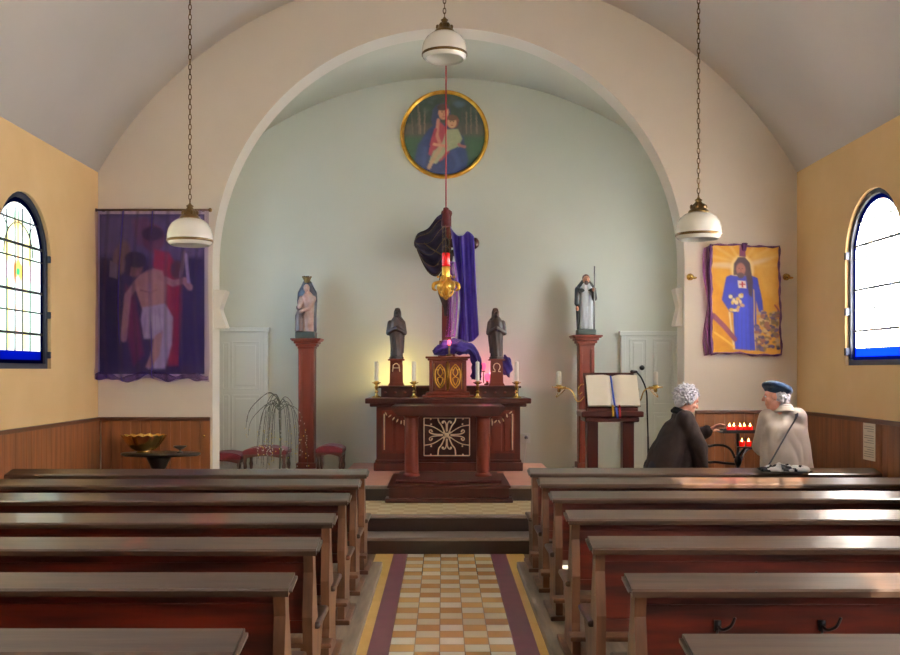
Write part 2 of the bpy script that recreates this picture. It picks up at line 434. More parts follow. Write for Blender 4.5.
def painted_sheet(name, pt, fn, mtl, parent=None):
    bm = NB(); sheet(bm, fn, pt.nx, pt.ny)
    o = obj(name, bm, mtl, parent, True)
    pt.write(o.data, np.arange((pt.nx + 1) * (pt.ny + 1)))
    return o

# ------------------------------------------------------------------ THE SETTING
XL, XR, CX = -3.45, 3.54, 0.045
YB, YA, YA2, YE = -4.6, 9.6, 9.9, 12.4
VZ, VR = 1.62, 4.03
SPRING_L = VZ + math.sqrt(VR ** 2 - (CX - XL) ** 2)

def S(name, bm, m, parent=None, smooth=False):
    return obj(name, bm, m, parent, smooth, None if parent else 'structure')

WY = [7.93, 6.18, 4.43, 2.68, .93, -.82, -2.57]           # window centres along the nave; unseen ones placed to land sun patches
WHALF, WSILL, WTOP = .52, 1.66, 3.12

def arch_pts(yc, hw, zs, zt, n=20):     # outline, counter-clockwise from the lower left
    sp = zt - hw
    return [(yc - hw, zs), (yc + hw, zs)] + [(yc + hw * math.cos(PI * k / n), sp + hw * math.sin(PI * k / n)) for k in range(n + 1)]

def wall_with_windows(name, x0, x1, ya, yb, z0, z1, wins, m):
    """wall between x0 and x1 in thickness, arched openings (yc, hw, sill, top)"""
    bm = NB()
    def slab(poly): prism(bm, poly, 'X', x0, x1)
    y = ya
    for yc, hw, zs, zt in sorted(wins):
        slab([(y, z0), (yc - hw, z0), (yc - hw, z1), (y, z1)])
        slab([(yc - hw, z0), (yc + hw, z0), (yc + hw, zs), (yc - hw, zs)])
        n = 20; sp = zt - hw
        for k in range(n):
            a0, a1 = PI * k / n, PI * (k + 1) / n
            p0 = (yc + hw * math.cos(a0), sp + hw * math.sin(a0)); p1 = (yc + hw * math.cos(a1), sp + hw * math.sin(a1))
            slab([p0, (p0[0], z1), (p1[0], z1), p1])
        y = yc + hw
    slab([(y, z0), (yb, z0), (yb, z1), (y, z1)])
    bmesh.ops.remove_doubles(bm, verts=bm.verts, dist=1e-5)
    return S(name, bm, m)

wall_with_windows('wall_left', XL - .35, XL, YB, YA, 0, SPRING_L + .05, [(w, WHALF, WSILL, WTOP) for w in WY], M['ochre'])
wall_with_windows('wall_right', XR, XR + .35, YB, YA, 0, SPRING_L + .05, [(w, WHALF, WSILL + .03, WTOP + .03) for w in WY], M['ochre'])
bm = NB(); box(bm, XL - .35, XR + .35, YB - .3, YB, 0, 6.2); S('wall_back', bm, M['cream'])

# nave vault, a thick shell
def vault(name, cx, cz, R, half, ya, yb, m, t=.25):
    bm = NB(); a0 = math.acos(half / R); n = 48
    inner = []; outer = []
    for k in range(n + 1):
        a = a0 + (PI - 2 * a0) * k / n
        inner.append((cx + R * math.cos(a), cz + R * math.sin(a))); outer.append((cx + (R + t) * math.cos(a), cz + (R + t) * math.sin(a)))
    g = []
    for y in (ya, yb):
        g.append([[bm.verts.new((p[0], y, p[1])) for p in inner], [bm.verts.new((p[0], y, p[1])) for p in outer]])
    for k in range(n):
        bm.faces.new((g[0][0][k], g[0][0][k + 1], g[1][0][k + 1], g[1][0][k])).smooth = True
        bm.faces.new((g[0][1][k + 1], g[0][1][k], g[1][1][k], g[1][1][k + 1]))
        for q in (0, 1): bm.faces.new((g[q][0][k], g[q][1][k], g[q][1][k + 1], g[q][0][k + 1]))
    bmesh.ops.recalc_face_normals(bm, faces=bm.faces)
    return S(name, bm, m)
vault('ceiling', CX, VZ, VR, CX - XL, YB, YA + .02, M['vault'])
vault('ceiling_chancel', .055, 1.05, 4.37, 3.02, YA2 - .05, YE + .05, M['green'])

# chancel arch wall
AX, AR, AZ = .055, 2.36, 2.71
bm = NB()
def slabY(poly): prism(bm, poly, 'Y', YA, YA2)
slabY([(XL - .3, 0), (AX - AR, 0), (AX - AR, 6.1), (XL - .3, 6.1)])
slabY([(AX + AR, 0), (XR + .3, 0), (XR + .3, 6.1), (AX + AR, 6.1)])
N = 64
for k in range(N):
    a0, a1 = PI * k / N, PI * (k + 1) / N
    p0 = (AX + AR * math.cos(a0), AZ + AR * math.sin(a0)); p1 = (AX + AR * math.cos(a1), AZ + AR * math.sin(a1))
    slabY([p0, (p0[0], 6.1), (p1[0], 6.1), p1])
bmesh.ops.remove_doubles(bm, verts=bm.verts, dist=1e-5)
wa = S('wall_chancel_arch', bm, [M['cream'], M['jamb']])
for p in wa.data.polygons:                # white painted soffit and jambs of the arch
    c = p.center
    if abs(p.normal.y) < .3 and math.hypot(c.x - AX, max(c.z - AZ, 0)) < AR + .05 and abs(c.x - AX) < AR + .02: p.material_index = 1

# chancel walls
CH = 3.0
SW = [(10.9, .42, 1.9, 3.5)]
wall_with_windows('wall_chancel_left', .055 - CH - .3, .055 - CH, YA2, YE, 0, 4.5, SW, M['green'])
wall_with_windows('wall_chancel_right', .055 + CH, .055 + CH + .3, YA2, YE, 0, 4.5, SW, M['green'])
bm = NB(); box(bm, .055 - CH - .3, .055 + CH + .3, YE, YE + .25, 0, 5.8); S('wall_chancel_back', bm, M['green'])

# floors and steps
bm = NB(); box(bm, XL - .3, XR + .3, YB - .3, YE + .2, -.2, -.002); S('floor', bm, M['floorwood'])
def strip(name, x0, x1, m, y0=YB, y1=8.6):
    bm = NB(); box(bm, x0, x1, y0, y1, -.05, .002); return S(name, bm, m)
strip('floor_aisle', -.318, .427, M['tiles'])
strip('trim_1', -.443, -.318, M['stripp']); strip('trim_2', .427, .563, M['stripp'])
strip('trim_3', -.60, -.443, M['stripy']); strip('trim_4', .563, .72, M['stripy'])
for nm, x0, x1 in (('floor_platform_left', XL, -.505), ('floor_platform_right', .615, XR)):
    bm = NB(); box(bm, x0, x1, 1.6, 8.02, -.01, .05, .008); S(nm, bm, M['platform'])
strip('trim_5', XL, -1.6, M['stripp'], 8.02, 9.6); strip('trim_6', 1.7, XR, M['stripp'], 8.02, 9.6)

def step(name, x0, x1, y0, y1, z0, z1, top, nose=True):
    bm = NB(); box(bm, x0, x1, y0, y1, z0, z1 - .03); o = S(name, bm, M['riser'])
    bm = NB(); box(bm, x0, x1, y0 - .015, y0 + .06, z1 - .03, z1, .006); box(bm, x0, x1, y0 + .06, y1, z1 - .03, z1 - .001, mi=1)
    obj('tread', bm, [M['nosing'], top], o); return o
step('step', -1.6, 1.7, 8.6, 8.96, 0, .15, M['nosing'])
step('step', -2.28, 2.39, 8.94, YA + .01, 0, .30, M['stile'])
bm = NB(); box(bm, .055 - CH, .055 + CH, YA, YE, 0, .299); S('floor_chancel', bm, M['stile'])
step('step', -1.15, 1.27, 9.92, YE - .01, .29, .452, M['terracotta'])

# wainscot of narrow boards with a dark cap rail
def boards(name, along, fixed, a0, a1, side, z1=1.145):
    bm = NB(); w = .1; n = int(round((a1 - a0) / w)); w = (a1 - a0) / n
    for k in range(n):
        b0, b1 = a0 + k * w + .0015, a0 + (k + 1) * w - .0015
        if along == 'Y': box(bm, min(fixed, fixed + side * .022), max(fixed, fixed + side * .022), b0, b1, 0, z1)
        else: box(bm, b0, b1, fixed - .022, fixed, 0, z1)
    o = S(name, bm, M['wainscot'])
    bm = NB()
    if along == 'Y': box(bm, min(fixed, fixed + side * .04), max(fixed, fixed + side * .04), a0, a1, z1, z1 + .035, .006)
    else: box(bm, a0, a1, fixed - .04, fixed, z1, z1 + .035, .006)
    obj('cap_rail', bm, M['darktrim'], o)
boards('baseboard_left', 'Y', XL, YB, YA, 1); boards('baseboard_right', 'Y', XR, YB, YA, -1, 1.215)
boards('baseboard_arch_left', 'X', YA, XL + .04, AX - AR - .02, 0); boards('baseboard_arch_right', 'X', YA, AX + AR + .1, XR - .04, 0, 1.215)

# stained-glass windows
def stained(i, xg, yc, zs, zt, side, warm, hw=WHALF, detail=True, gm='stained'):
    """xg: glass plane; side: +1 when the room lies towards +x"""
    sp = zt - hw
    b = .045
    def hwid(z, h): 
        return h if z <= sp else math.sqrt(max(h * h - (z - sp) ** 2, 0))
    # frame ring (dark), then blue border glass, then the field
    def ring(bm, ho, hi, zo, zi, x0, x1, mi=0):
        n = 20
        def outl(h, zb): return [(yc - h, zb), (yc + h, zb)] + [(yc + h * math.cos(PI * k / n), sp + h * math.sin(PI * k / n)) for k in range(n + 1)]
        O, I = outl(ho, zo), outl(hi, zi)
        vo = [[bm.verts.new((x, *p)) for p in O] for x in (x0, x1)]; vi = [[bm.verts.new((x, *p)) for p in I] for x in (x0, x1)]
        m = len(O); fs = []
        for k in range(m):
            q = (k + 1) % m
            fs += [bm.faces.new((vo[0][k], vo[0][q], vi[0][q], vi[0][k])), bm.faces.new((vo[1][q], vo[1][k], vi[1][k], vi[1][q])),
                   bm.faces.new((vo[0][q], vo[0][k], vo[1][k], vo[1][q])), bm.faces.new((vi[0][k], vi[0][q], vi[1][q], vi[1][k]))]
        for f in fs: f.material_index = mi
        bmesh.ops.recalc_face_normals(bm, faces=fs)
    bm = NB(); ring(bm, hw, hw - b, zs, zs + b, xg - .03, xg + .03)
    o = S('window_%d' % i, bm, M['winframe'])
    bm = NB(); ring(bm, hw - b + .005, hw - b - .04, zs + b - .005, zs + b + .03, xg - .004, xg + .004)
    box(bm, xg - .004, xg + .004, yc - hw + b + .04, yc + hw - b - .04, zs + b + .03, zs + b + .105, mi=1); obj('border_glass', bm, [M['navyglass'], M['blueglass']], o)
    h2 = hw - b - .04; z0 = zs + b + .105; z1 = sp + h2
    W = 100.0; H = W * (z1 - z0) / (2 * h2)
    pt = Painter(36, 60, 0, W, 0, H, warm[0])
    if detail:
        for x0, x1, c in ((8, 26, warm[1]), (26, 36, warm[2]), (36, 60, warm[3]), (60, 70, warm[2]), (70, 92, warm[1])):
            pt.poly([(x0, 30), (x1, 30), (x1, H), (x0, H)], c, 2)
        pt.ell(50, 42, 42, 34, warm[1]); pt.ell(50, 46, 30, 30, warm[2]); pt.poly([(38, 24), (62, 24), (62, 70), (38, 70)], warm[3], 3)
        pt.poly([(0, 58), (100, 58), (100, 74), (0, 74)], warm[4], 2); pt.ell(50, 66, 11, 11, warm[5]); pt.ell(50, 66, 5, 5, warm[6])
        pt.line([(50, 74), (50, 190)], 7, warm[4]); pt.line([(50, 20), (50, 58)], 6, warm[5])
        for k in range(12):
            pt.ell(50 + random.uniform(-4, 4), 90 + k * 11, 3, 4, warm[5], al=.7)
        for yy in (86, 112, 140, 160): pt.line([(0, yy), (100, yy)], 1.2, (150, 150, 150), al=.5)
    def fn(u, v):
        z = z1 - (z1 - z0) * v * .999 - .0005
        return (xg, yc + side * (1 if side > 0 else 1) * (u - .5) * 2 * hwid(z, h2) * (1), z)
    painted_sheet('stained_pane', pt, fn, M[gm], o)
    bm = NB(); xi = xg + side * .006
    for t in (.12, .28, .37, .59, .73, .88):
        z = z0 + (z1 - z0) * (1 - t)
        w = hwid(z, h2 + .03)
        box(bm, xi - .006, xi + .006, yc - w, yc + w, z - (.011 if t in (.28, .59, .88) else .006), z + (.011 if t in (.28, .59, .88) else .006))
    for x in (-.5, -.16, .16, .5):
        zt2 = sp + math.sqrt(max(h2 ** 2 - (x * h2) ** 2, 0)) * .92
        box(bm, xi - .004, xi + .004, yc + x * h2 - .004, yc + x * h2 + .004, z0, zt2)
    tube(bm, [(xi, yc + .62 * h2 * math.cos(a), sp + .62 * h2 * math.sin(a)) for a in [PI * k / 16 for k in range(17)]], .005, 5)
    for a in (.25, .5, .75):
        tube(bm, [(xi, yc + .62 * h2 * math.cos(a * PI), sp + .62 * h2 * math.sin(a * PI)), (xi, yc + h2 * math.cos(a * PI), sp + h2 * math.sin(a * PI))], .004, 5)
    obj('lead_lines', bm, M['lead'], o)
    bm = NB()
    for z in (zs + .12, (zs + sp) / 2, sp + .02):
        for s in (-1, 1): box(bm, xg + side * .02, xg + side * .06, yc + s * hw * .985 - .02, yc + s * hw * .985 + .02, z - .03, z + .03, .004)
    obj('hinge_block', bm, M['winframe'], o)
    return o
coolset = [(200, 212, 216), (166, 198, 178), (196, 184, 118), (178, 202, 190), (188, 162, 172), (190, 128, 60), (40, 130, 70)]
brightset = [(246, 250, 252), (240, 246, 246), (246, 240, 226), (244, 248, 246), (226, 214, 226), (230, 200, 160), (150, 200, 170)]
k = 1
for w in WY:
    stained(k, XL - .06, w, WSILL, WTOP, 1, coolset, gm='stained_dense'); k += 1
for w in WY:
    stained(k, XR + .06, w, WSILL + .03, WTOP + .03, -1, brightset, gm='stained' if k in (9, 11) else 'stained_dense'); k += 1  # clear glass only in two unseen windows, to let the sun through
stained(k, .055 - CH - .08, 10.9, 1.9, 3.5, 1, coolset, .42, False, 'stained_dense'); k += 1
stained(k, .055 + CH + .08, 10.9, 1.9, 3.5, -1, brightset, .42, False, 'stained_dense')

# doors in the chancel's back wall
def panel_door(name, x0, x1, z1, panels, hx):
    z0 = .3; y = YE
    bm = NB(); box(bm, x0 + .05, x1 - .05, y - .05, y - .005, z0, z1 - .05)
    for a, b_, c, d in panels:            # recess framing round each panel
        for q in ((a, b_, c, c + .018), (a, b_, d - .018, d), (a, a + .018, c, d), (b_ - .018, b_, c, d)):
            box(bm, q[0], q[1], y - .062, y - .045, q[2], q[3], .004)
        box(bm, a + .05, b_ - .05, y - .058, y - .045, c + .05, d - .05, .005)
    o = S(name, bm, M['doorpaint'])
    bm = NB(); box(bm, x0, x0 + .06, y - .07, y, z0, z1, .006); box(bm, x1 - .06, x1, y - .07, y, z0, z1, .006); box(bm, x0 - .02, x1 + .02, y - .075, y, z1 - .06, z1, .006)
    obj('door_frame', bm, M['doorpaint'], o)
    if hx is not None:
        bm = NB(); lathe(bm, (hx[0], y - .055, hx[1]), [(.02, 0), (.02, -.01), (.012, -.02), (.03, -.035), (.034, -.05), (.02, -.07)], 14, axis='Y')
        obj('door_knob', bm, M['iron'], o, True)
xs = -2.94
panel_door('door_1', xs, -2.25, 2.20, [(xs + .10, xs + .19, 1.4, 2.0), (xs + .22, -2.36, 1.4, 2.02), (xs + .10, xs + .19, .4, 1.33), (xs + .22, -2.36, .4, 1.33)], None)
panel_door('door_2', 2.29, 3.04, 2.15, [(2.40, 2.62, 1.2, 2.05), (2.70, 2.95, 1.2, 2.05), (2.40, 2.62, .4, 1.1), (2.70, 2.95, .4, 1.1)], (2.55, 1.68))

# ------------------------------------------------------------------ PEWS
def make_pew(name, side):
    """origin at the aisle end on the platform, far edge of the book ledge at y=0; side -1 runs to -x"""
    L = 2.845 if side < 0 else 2.79
    r = thing(name, '', 'pew')
    def X(a): return a * side
    def bx(bm, a0, a1, *k, **kw): return box(bm, min(X(a0), X(a1)), max(X(a0), X(a1)), *k, **kw)
    bm = NB(); prism(bm, [(-.165, .752), (-.165, .774), (-.155, .782), (-.012, .812), (0, .808), (0, .776)], 'X', X(0), X(L))
    bmesh.ops.bevel(bm, geom=[e for e in bm.edges if abs(e.verts[0].co.x) < 1e-4 and abs(e.verts[1].co.x) < 1e-4], offset=.012, segments=2, affect='EDGES')
    obj('book_ledge', bm, M['ledge'], r)
    bm = NB(); bx(bm, .06, L, -.05, -.026, .37, .76)
    bx(bm, .06, L, -.062, -.05, .37, .43, bev=.004); bx(bm, .06, L, -.062, -.05, .70, .735, bev=.004)
    obj('backrest', bm, M['pew'], r)
    prof = [(-.13, 0), (-.13, .10), (-.105, .20), (-.115, .36), (-.125, .46), (-.105, .56), (-.085, .66), (-.10, .752), (-.015, .772),
            (-.005, .66), (.03, .56), (.06, .46), (.09, .41), (.27, .375), (.28, .34), (.24, .30), (.18, .20), (.20, .10), (.24, 0)]
    for a in (.035, L - .08):
        bm = NB(); prism(bm, prof, 'X', X(a), X(a + .045))
        obj('end_panel', bm, M['post'], r)
    bm = NB(); bx(bm, 0.01, L, -.03, .32, .38, .412, bev=.012)
    obj('seat', bm, M['ledge'], r)
    bm = NB(); bx(bm, .0, L, -.325, -.20, .155, .18, bev=.008)
    obj('kneeler', bm, M['post'], r)
    for a in (.12, L - .2):
        bm = NB(); bx(bm, a, a + .04, -.315, -.10, .06, .155); bx(bm, a, a + .04, -.31, -.22, 0, .07)
        obj('kneeler_bracket', bm, M['post'], r)
    bm = NB(); bx(bm, 0, .12, -.16, .30, 0, .03, bev=.006)
    obj('foot', bm, M['post'], r)
    return r
def copy_tree(o, parent=None):
    c = o.copy(); COL.objects.link(c); c.parent = parent
    for ch in list(o.children): copy_tree(ch, c)
    return c
LD = [7.66, 6.96, 6.17, 5.30, 4.54, 3.75, 2.94]
RD = [7.74, 7.05, 6.27, 5.42, 4.57, 3.74, 2.88]
LXe = [-.585, -.587, -.585, -.58, -.567, -.566, -.594]; RXe = [.677, .687, .686, .678, .676, .693, .705]
rank = ['front row nearest the altar', 'second row from the altar', 'third row from the altar', 'fourth row from the altar', 'fifth row from the altar', 'sixth row from the altar', 'rearmost row in view']
pl = make_pew('pew', -1); pr_ = make_pew('pew', 1)
def hooks(r, xs_):
    for x in xs_:
        bm = NB(); X0 = x
        box(bm, X0 - .012, X0 + .012, -.068, -.049, .60, .64)
        tube(bm, smoothpath([(X0, -.06, .62), (X0 + .01, -.09, .612), (X0 + .035, -.11, .63), (X0 + .05, -.115, .665)]), .006, 6)
        tube(bm, smoothpath([(X0, -.06, .61), (X0 - .01, -.085, .59), (X0 - .015, -.10, .60)]), .005, 6)
        o = obj('coat_hook', bm, M['iron'], None, True); o.parent = r
for i in range(7):
    a = pl if i == 0 else copy_tree(pl)
    a.location = (LXe[i], LD[i], .05); a['label'] = 'dark wooden pew left of the tiled aisle, ' + rank[i]; a['group'] = 'pews left of the aisle'
for i in range(7):
    a = pr_ if i == 0 else copy_tree(pr_)
    a.location = (RXe[i], RD[i], .05); a['label'] = 'reddish wooden pew right of the tiled aisle, ' + rank[i]; a['group'] = 'pews right of the aisle'
    if i == 4: hooks(a, [.73])
    if i == 5: hooks(a, [.36, .76])

# ------------------------------------------------------------------ HIGH ALTAR
hx = .053
t = thing('high_altar', 'dark red-brown carved wooden high altar against the chancel back wall', 'altar', (hx, 11.7, .452))
z0 = .452
bm = NB(); box(bm, hx - .845, hx + .865, 11.42, 12.36, z0, 1.22); box(bm, hx - .875, hx + .895, 11.38, 12.37, z0, z0 + .10, .01); box(bm, hx - .86, hx + .88, 11.40, 12.36, z0 + .10, z0 + .13, .01)
obj('altar_body', bm, M['altar'], t)
bm = NB(); box(bm, hx - .97, hx + .985, 11.28, 12.37, 1.255, 1.317, .01); box(bm, hx - .92, hx + .935, 11.33, 12.37, 1.215, 1.256, .012)
obj('mensa', bm, M['darkred'], t)
bm = NB(); box(bm, hx - .81, hx + .87, 11.72, 12.36, 1.317, 1.43); box(bm, hx - .84, hx + .90, 11.68, 12.37, 1.43, 1.456, .008)
for q in range(14):
    for s in (0,):
        x = hx - .76 + q * .122
        if abs(x - hx - .02) > .3: ball(bm, (x, 11.72, 1.375), (.022, .012, .016), 1, 1)
obj('gradine', bm, [M['darkred'], M['altarred']], t)
for s in (-1, 1):
    xc = hx + .01 + s * .575
    bm = NB(); box(bm, xc - .215, xc + .215, 11.41, 11.425, .66, 1.17)
    for a, b_ in ((xc - .215, xc - .075), (xc - .07, xc + .07), (xc + .075, xc + .215)): box(bm, a + .012, b_ - .012, 11.40, 11.415, .68, 1.10, .006)
    p = obj('side_panel', bm, M['altarred'], t)
    bm = NB(); xo = xc + s * .185
    tube(bm, [(xo, 11.395, .70), (xo, 11.395, 1.13)], .009, 6)
    for q in range(9):                     # gilt garland under the mensa
        u = q / 8; x = xo - s * (.02 + u * .36); z = 1.135 - .10 * math.sin(PI * u) ** 1.0
        ball(bm, (x, 11.393, z + random.uniform(-.012, .012)), (.010, .010, .026), 0, 1, Matrix.Rotation(random.uniform(-.9, .9), 3, 'Y'))
    ball(bm, (xo - s * .24, 11.393, 1.02), (.012, .01, .036), 0, 1)
    obj('gilt_garland', bm, M['cream_gilt'], p, True)
# gilt grille with scrolls
gx0, gx1, gz0, gz1 = -.225, .315, .635, 1.08
gc = Vector(((gx0 + gx1) / 2, 11.385, (gz0 + gz1) / 2 + .02))
bm = NB(); box(bm, gx0 - .02, gx1 + .02, 11.405, 11.425, gz0 - .02, gz1 + .02)
back = obj('grille_panel', bm, M['darkred'], t)
bm = NB(); Y = 11.385
for a, b_ in (((gx0, gz0), (gx1, gz0)), ((gx0, gz0), (gx0, gz1)), ((gx1, gz0), (gx1, gz1))): tube(bm, [(a[0], Y, a[1]), (b_[0], Y, b_[1])], .0065, 6)
tube(bm, [(gx0, Y, gz1), (gx1, Y, gz1)], .004, 6)
lathe(bm, (gc.x, Y - .012, gc.z), [(.03, .012), (.026, -.004), (.012, -.014)], 10, axis='Y')
for k in range(8): ball(bm, gc + Vector((.05 * math.cos(k * PI / 4), 0, .05 * math.sin(k * PI / 4))), .012, 0, 1)
for sx in (-1, 1):
    for sz in (-1, 1):
        ex = gx1 if sx > 0 else gx0; ez = gz1 if sz > 0 else gz0
        tube(bm, smoothpath([(gc.x + sx * .02, Y, gc.z + sz * .02), (gc.x + sx * .06, Y, gc.z + sz * .11), (gc.x + sx * .095, Y, gc.z + sz * .16), (gc.x + sx * .105, Y, ez)]), .008, 6)
        tube(bm, smoothpath([(gc.x + sx * .03, Y, gc.z + sz * .015), (gc.x + sx * .10, Y, gc.z + sz * .065), (gc.x + sx * .18, Y, gc.z + sz * .105), (ex, Y, gc.z + sz * .12)]), .006, 6)
        tube(bm, smoothpath([(gc.x + sx * .05, Y, gc.z + sz * .006), (gc.x + sx * .15, Y, gc.z + sz * .012), (gc.x + sx * .20, Y, gc.z + sz * .03), (gc.x + sx * .205, Y, gc.z + sz * .055), (gc.x + sx * .185, Y, gc.z + sz * .062), (gc.x + sx * .175, Y, gc.z + sz * .045)]), .007, 6)
        tube(bm, smoothpath([(gc.x + sx * .005, Y, gc.z + sz * .05), (gc.x + sx * .008, Y, gc.z + sz * .13), (gc.x + sx * .03, Y, gc.z + sz * .165), (gc.x + sx * .055, Y, gc.z + sz * .155), (gc.x + sx * .048, Y, gc.z + sz * .138)]), .007, 6)
        ball(bm, (gc.x + sx * .175, Y, gc.z + sz * .045), .013, 0, 1); ball(bm, (gc.x + sx * .185, Y, gc.z + sz * .13), .012, 0, 1); ball(bm, (gc.x + sx * .045, Y, gc.z + sz * .148), .012, 0, 1)
        ball(bm, (gc.x + sx * .19, Y, ez - sz * .012), .012, 0, 1)
obj('gilt_scrollwork', bm, M['cream_gilt'], back, True)
# tabernacle
bm = NB(); box(bm, hx - .30, hx + .32, 11.55, 11.98, 1.317, 1.345, .006); box(bm, hx - .26, hx + .27, 11.58, 11.97, 1.345, 1.385, .01)
box(bm, hx - .215, hx + .225, 11.62, 11.96, 1.38, 1.765)
for s in (-1, 1): box(bm, hx + .005 + s * .205 - .02, hx + .005 + s * .205 + .02, 11.605, 11.63, 1.385, 1.765, .006)
box(bm, hx - .24, hx + .25, 11.585, 11.97, 1.765, 1.79, .008); box(bm, hx - .265, hx + .275, 11.56, 11.98, 1.79, 1.815, .008)
tb = obj('tabernacle', bm, M['altarred'], t)
for s in (-1, 1):
    xc = hx + .005 + s * .092
    bm = NB(); box(bm, xc - .085, xc + .085, 11.607, 11.625, 1.40, 1.75, .004)
    d = obj('tabernacle_door', bm, M['altarred'], tb)
    bm = NB(); Y = 11.60
    for ss in (-1, 1):
        tube(bm, smoothpath([(xc, Y, 1.43), (xc + ss * .05, Y, 1.50), (xc + ss * .055, Y, 1.64), (xc, Y, 1.72)]), .007, 6)
        tube(bm, smoothpath([(xc, Y, 1.46), (xc + ss * .035, Y, 1.54), (xc, Y, 1.57), (xc - ss * .03, Y, 1.62), (xc, Y, 1.69)]), .006, 6)
        ball(bm, (xc + ss * .03, Y, 1.53), .011, 0, 1); ball(bm, (xc + ss * .03, Y, 1.65), .011, 0, 1)
    if s > 0: tube(bm, [(hx + .005, Y, 1.40), (hx + .005, Y, 1.75)], .008, 6)
    for k in (-1, 1): tube(bm, [(xc + k * .075, Y, 1.42), (xc + k * .075, Y, 1.73)], .003, 5)
    obj('gilt_scrollwork', bm, M['gold'], d, True)
# statue pillars with alpha and omega
for s, xa, xb in ((-1, -.648, -.502), (1, .588, .732)):
    xc = (xa + xb) / 2; w = (xb - xa) / 2
    bm = NB(); prism(bm, [(xc - w - .008, 1.49), (xc - w, 1.765), (xc + w, 1.765), (xc + w + .008, 1.49)], 'Y', 11.78, 11.95)
    prism(bm, [(xc - w - .03, 1.455), (xc - w - .008, 1.495), (xc + w + .008, 1.495), (xc + w + .03, 1.455)], 'Y', 11.76, 11.97)
    box(bm, xc - w - .028, xc + w + .028, 11.755, 11.975, 1.765, 1.785, .004)
    o = obj('statue_pillar', bm, M['redcol'], t)
    bm = NB(); Y = 11.772; zc = 1.68
    if s < 0: tube(bm, [(xc - .045, Y, zc - .05), (xc - .035, Y, zc + .03), (xc - .008, Y, zc + .05), (xc + .008, Y, zc + .05), (xc + .035, Y, zc + .03), (xc + .045, Y, zc - .05)], .007, 5); tube(bm, [(xc - .04, Y, zc - .005), (xc + .04, Y, zc - .005)], .005, 5)
    else:
        tube(bm, [(xc - .05, Y, zc - .05), (xc - .02, Y, zc - .05)] + [(xc + .04 * math.cos(a), Y, zc + .008 + .045 * math.sin(a)) for a in [math.radians(235 - k * 29) for k in range(11)]] + [(xc + .02, Y, zc - .05), (xc + .05, Y, zc - .05)], .006, 5)
    obj('painted_letter', bm, M['cream_gilt'], o, True)

# free-standing altar table with its stepped plinth
t = thing('altar_table', 'dark wooden altar table on two round columns above a stepped plinth', 'table', (.055, 10.35, .30))
bm = NB(); box(bm, -.59, .712, 9.74, 10.98, .300, .345, .008); box(bm, -.55, .672, 9.79, 10.96, .345, .445); box(bm, -.57, .692, 9.77, 10.97, .445, .472, .008)
obj('plinth', bm, M['darkred'], t)
bm = NB(); box(bm, -.49, .61, 9.95, 10.85, .472, .505, .008); obj('plinth_slab', bm, M['darkred'], t)
bm = NB(); prism(bm, [(-.545, 1.27), (.655, 1.27), (.655, 1.235), (.62, 1.20), (.58, 1.165), (-.47, 1.165), (-.51, 1.20), (-.545, 1.235)], 'Y', 10.08, 10.78)
bmesh.ops.bevel(bm, geom=bm.edges[:], offset=.008, segments=2, affect='EDGES')
obj('tabletop', bm, M['darkred'], t)
for xc in (-.34, .435):
    bm = NB(); lathe(bm, (xc, 10.38, 0), [(.09, .505), (.09, .53), (.076, .545), (.074, .9), (.076, 1.13), (.088, 1.145), (.088, 1.166)], 28)
    autosmooth(obj('column_leg', bm, M['redcol'], t))

# candlesticks on the mensa
def candlestick(x, label, first=[None]):
    if first[0] is None:
        r = thing('candlestick', label, 'candlestick', (x, 11.48, 1.318), 'brass candlesticks on the high altar')
        bm = NB(); lathe(bm, (x, 11.48, 1.318), [(.058, 0), (.058, .008), (.05, .014), (.022, .028), (.014, .05), (.024, .07), (.013, .09), (.018, .11), (.026, .128), (.014, .142), (.018, .16), (.05, .176), (.056, .184), (.05, .186), (.026, .184), (.026, .198)], 18)
        autosmooth(obj('stand', bm, M['brass'], r))
        bm = NB(); lathe(bm, (x, 11.48, 1.318), [(.025, .19), (.024, .42), (.020, .432), (.008, .434)], 16); tube(bm, [(x, 11.48, 1.75), (x, 11.482, 1.765)], .002, 5)
        autosmooth(obj('candle', bm, M['wax'], r)); first[0] = r
    else:
        r = copy_tree(first[0]); r.location.x = x; r['label'] = label
candlestick(-.796, 'brass candlestick with white candle at the left end of the high altar')
candlestick(-.347, 'brass candlestick with white candle just left of the tabernacle')
candlestick(.413, 'brass candlestick with white candle just right of the tabernacle')
candlestick(.88, 'brass candlestick with white candle at the right end of the high altar')

# ------------------------------------------------------------------ statues
def robe(bm, c, prof, folds=9, amp=.08, seg=48, tw=.6, mi=0):
    """draped column: prof of (z, rx, ry, fold strength)"""
    c = Vector(c); rings = []
    for z, rx, ry, fs in prof:
        ring = []
        for i in range(seg):
            a = 2 * PI * i / seg
            k = 1 + amp * fs * math.cos(folds * a + tw * z * 20) + amp * .5 * fs * math.cos(5 * a + 1.3 - z * 9)
            ring.append(bm.verts.new(c + Vector((rx * k * math.cos(a), ry * k * math.sin(a), z))))
        rings.append(ring)
    for a, b_ in zip(rings, rings[1:]):
        for i in range(seg): bm.faces.new((a[i], a[(i + 1) % seg], b_[(i + 1) % seg], b_[i])).material_index = mi
    bm.faces.new(list(reversed(rings[0]))); bm.faces.new(rings[-1])

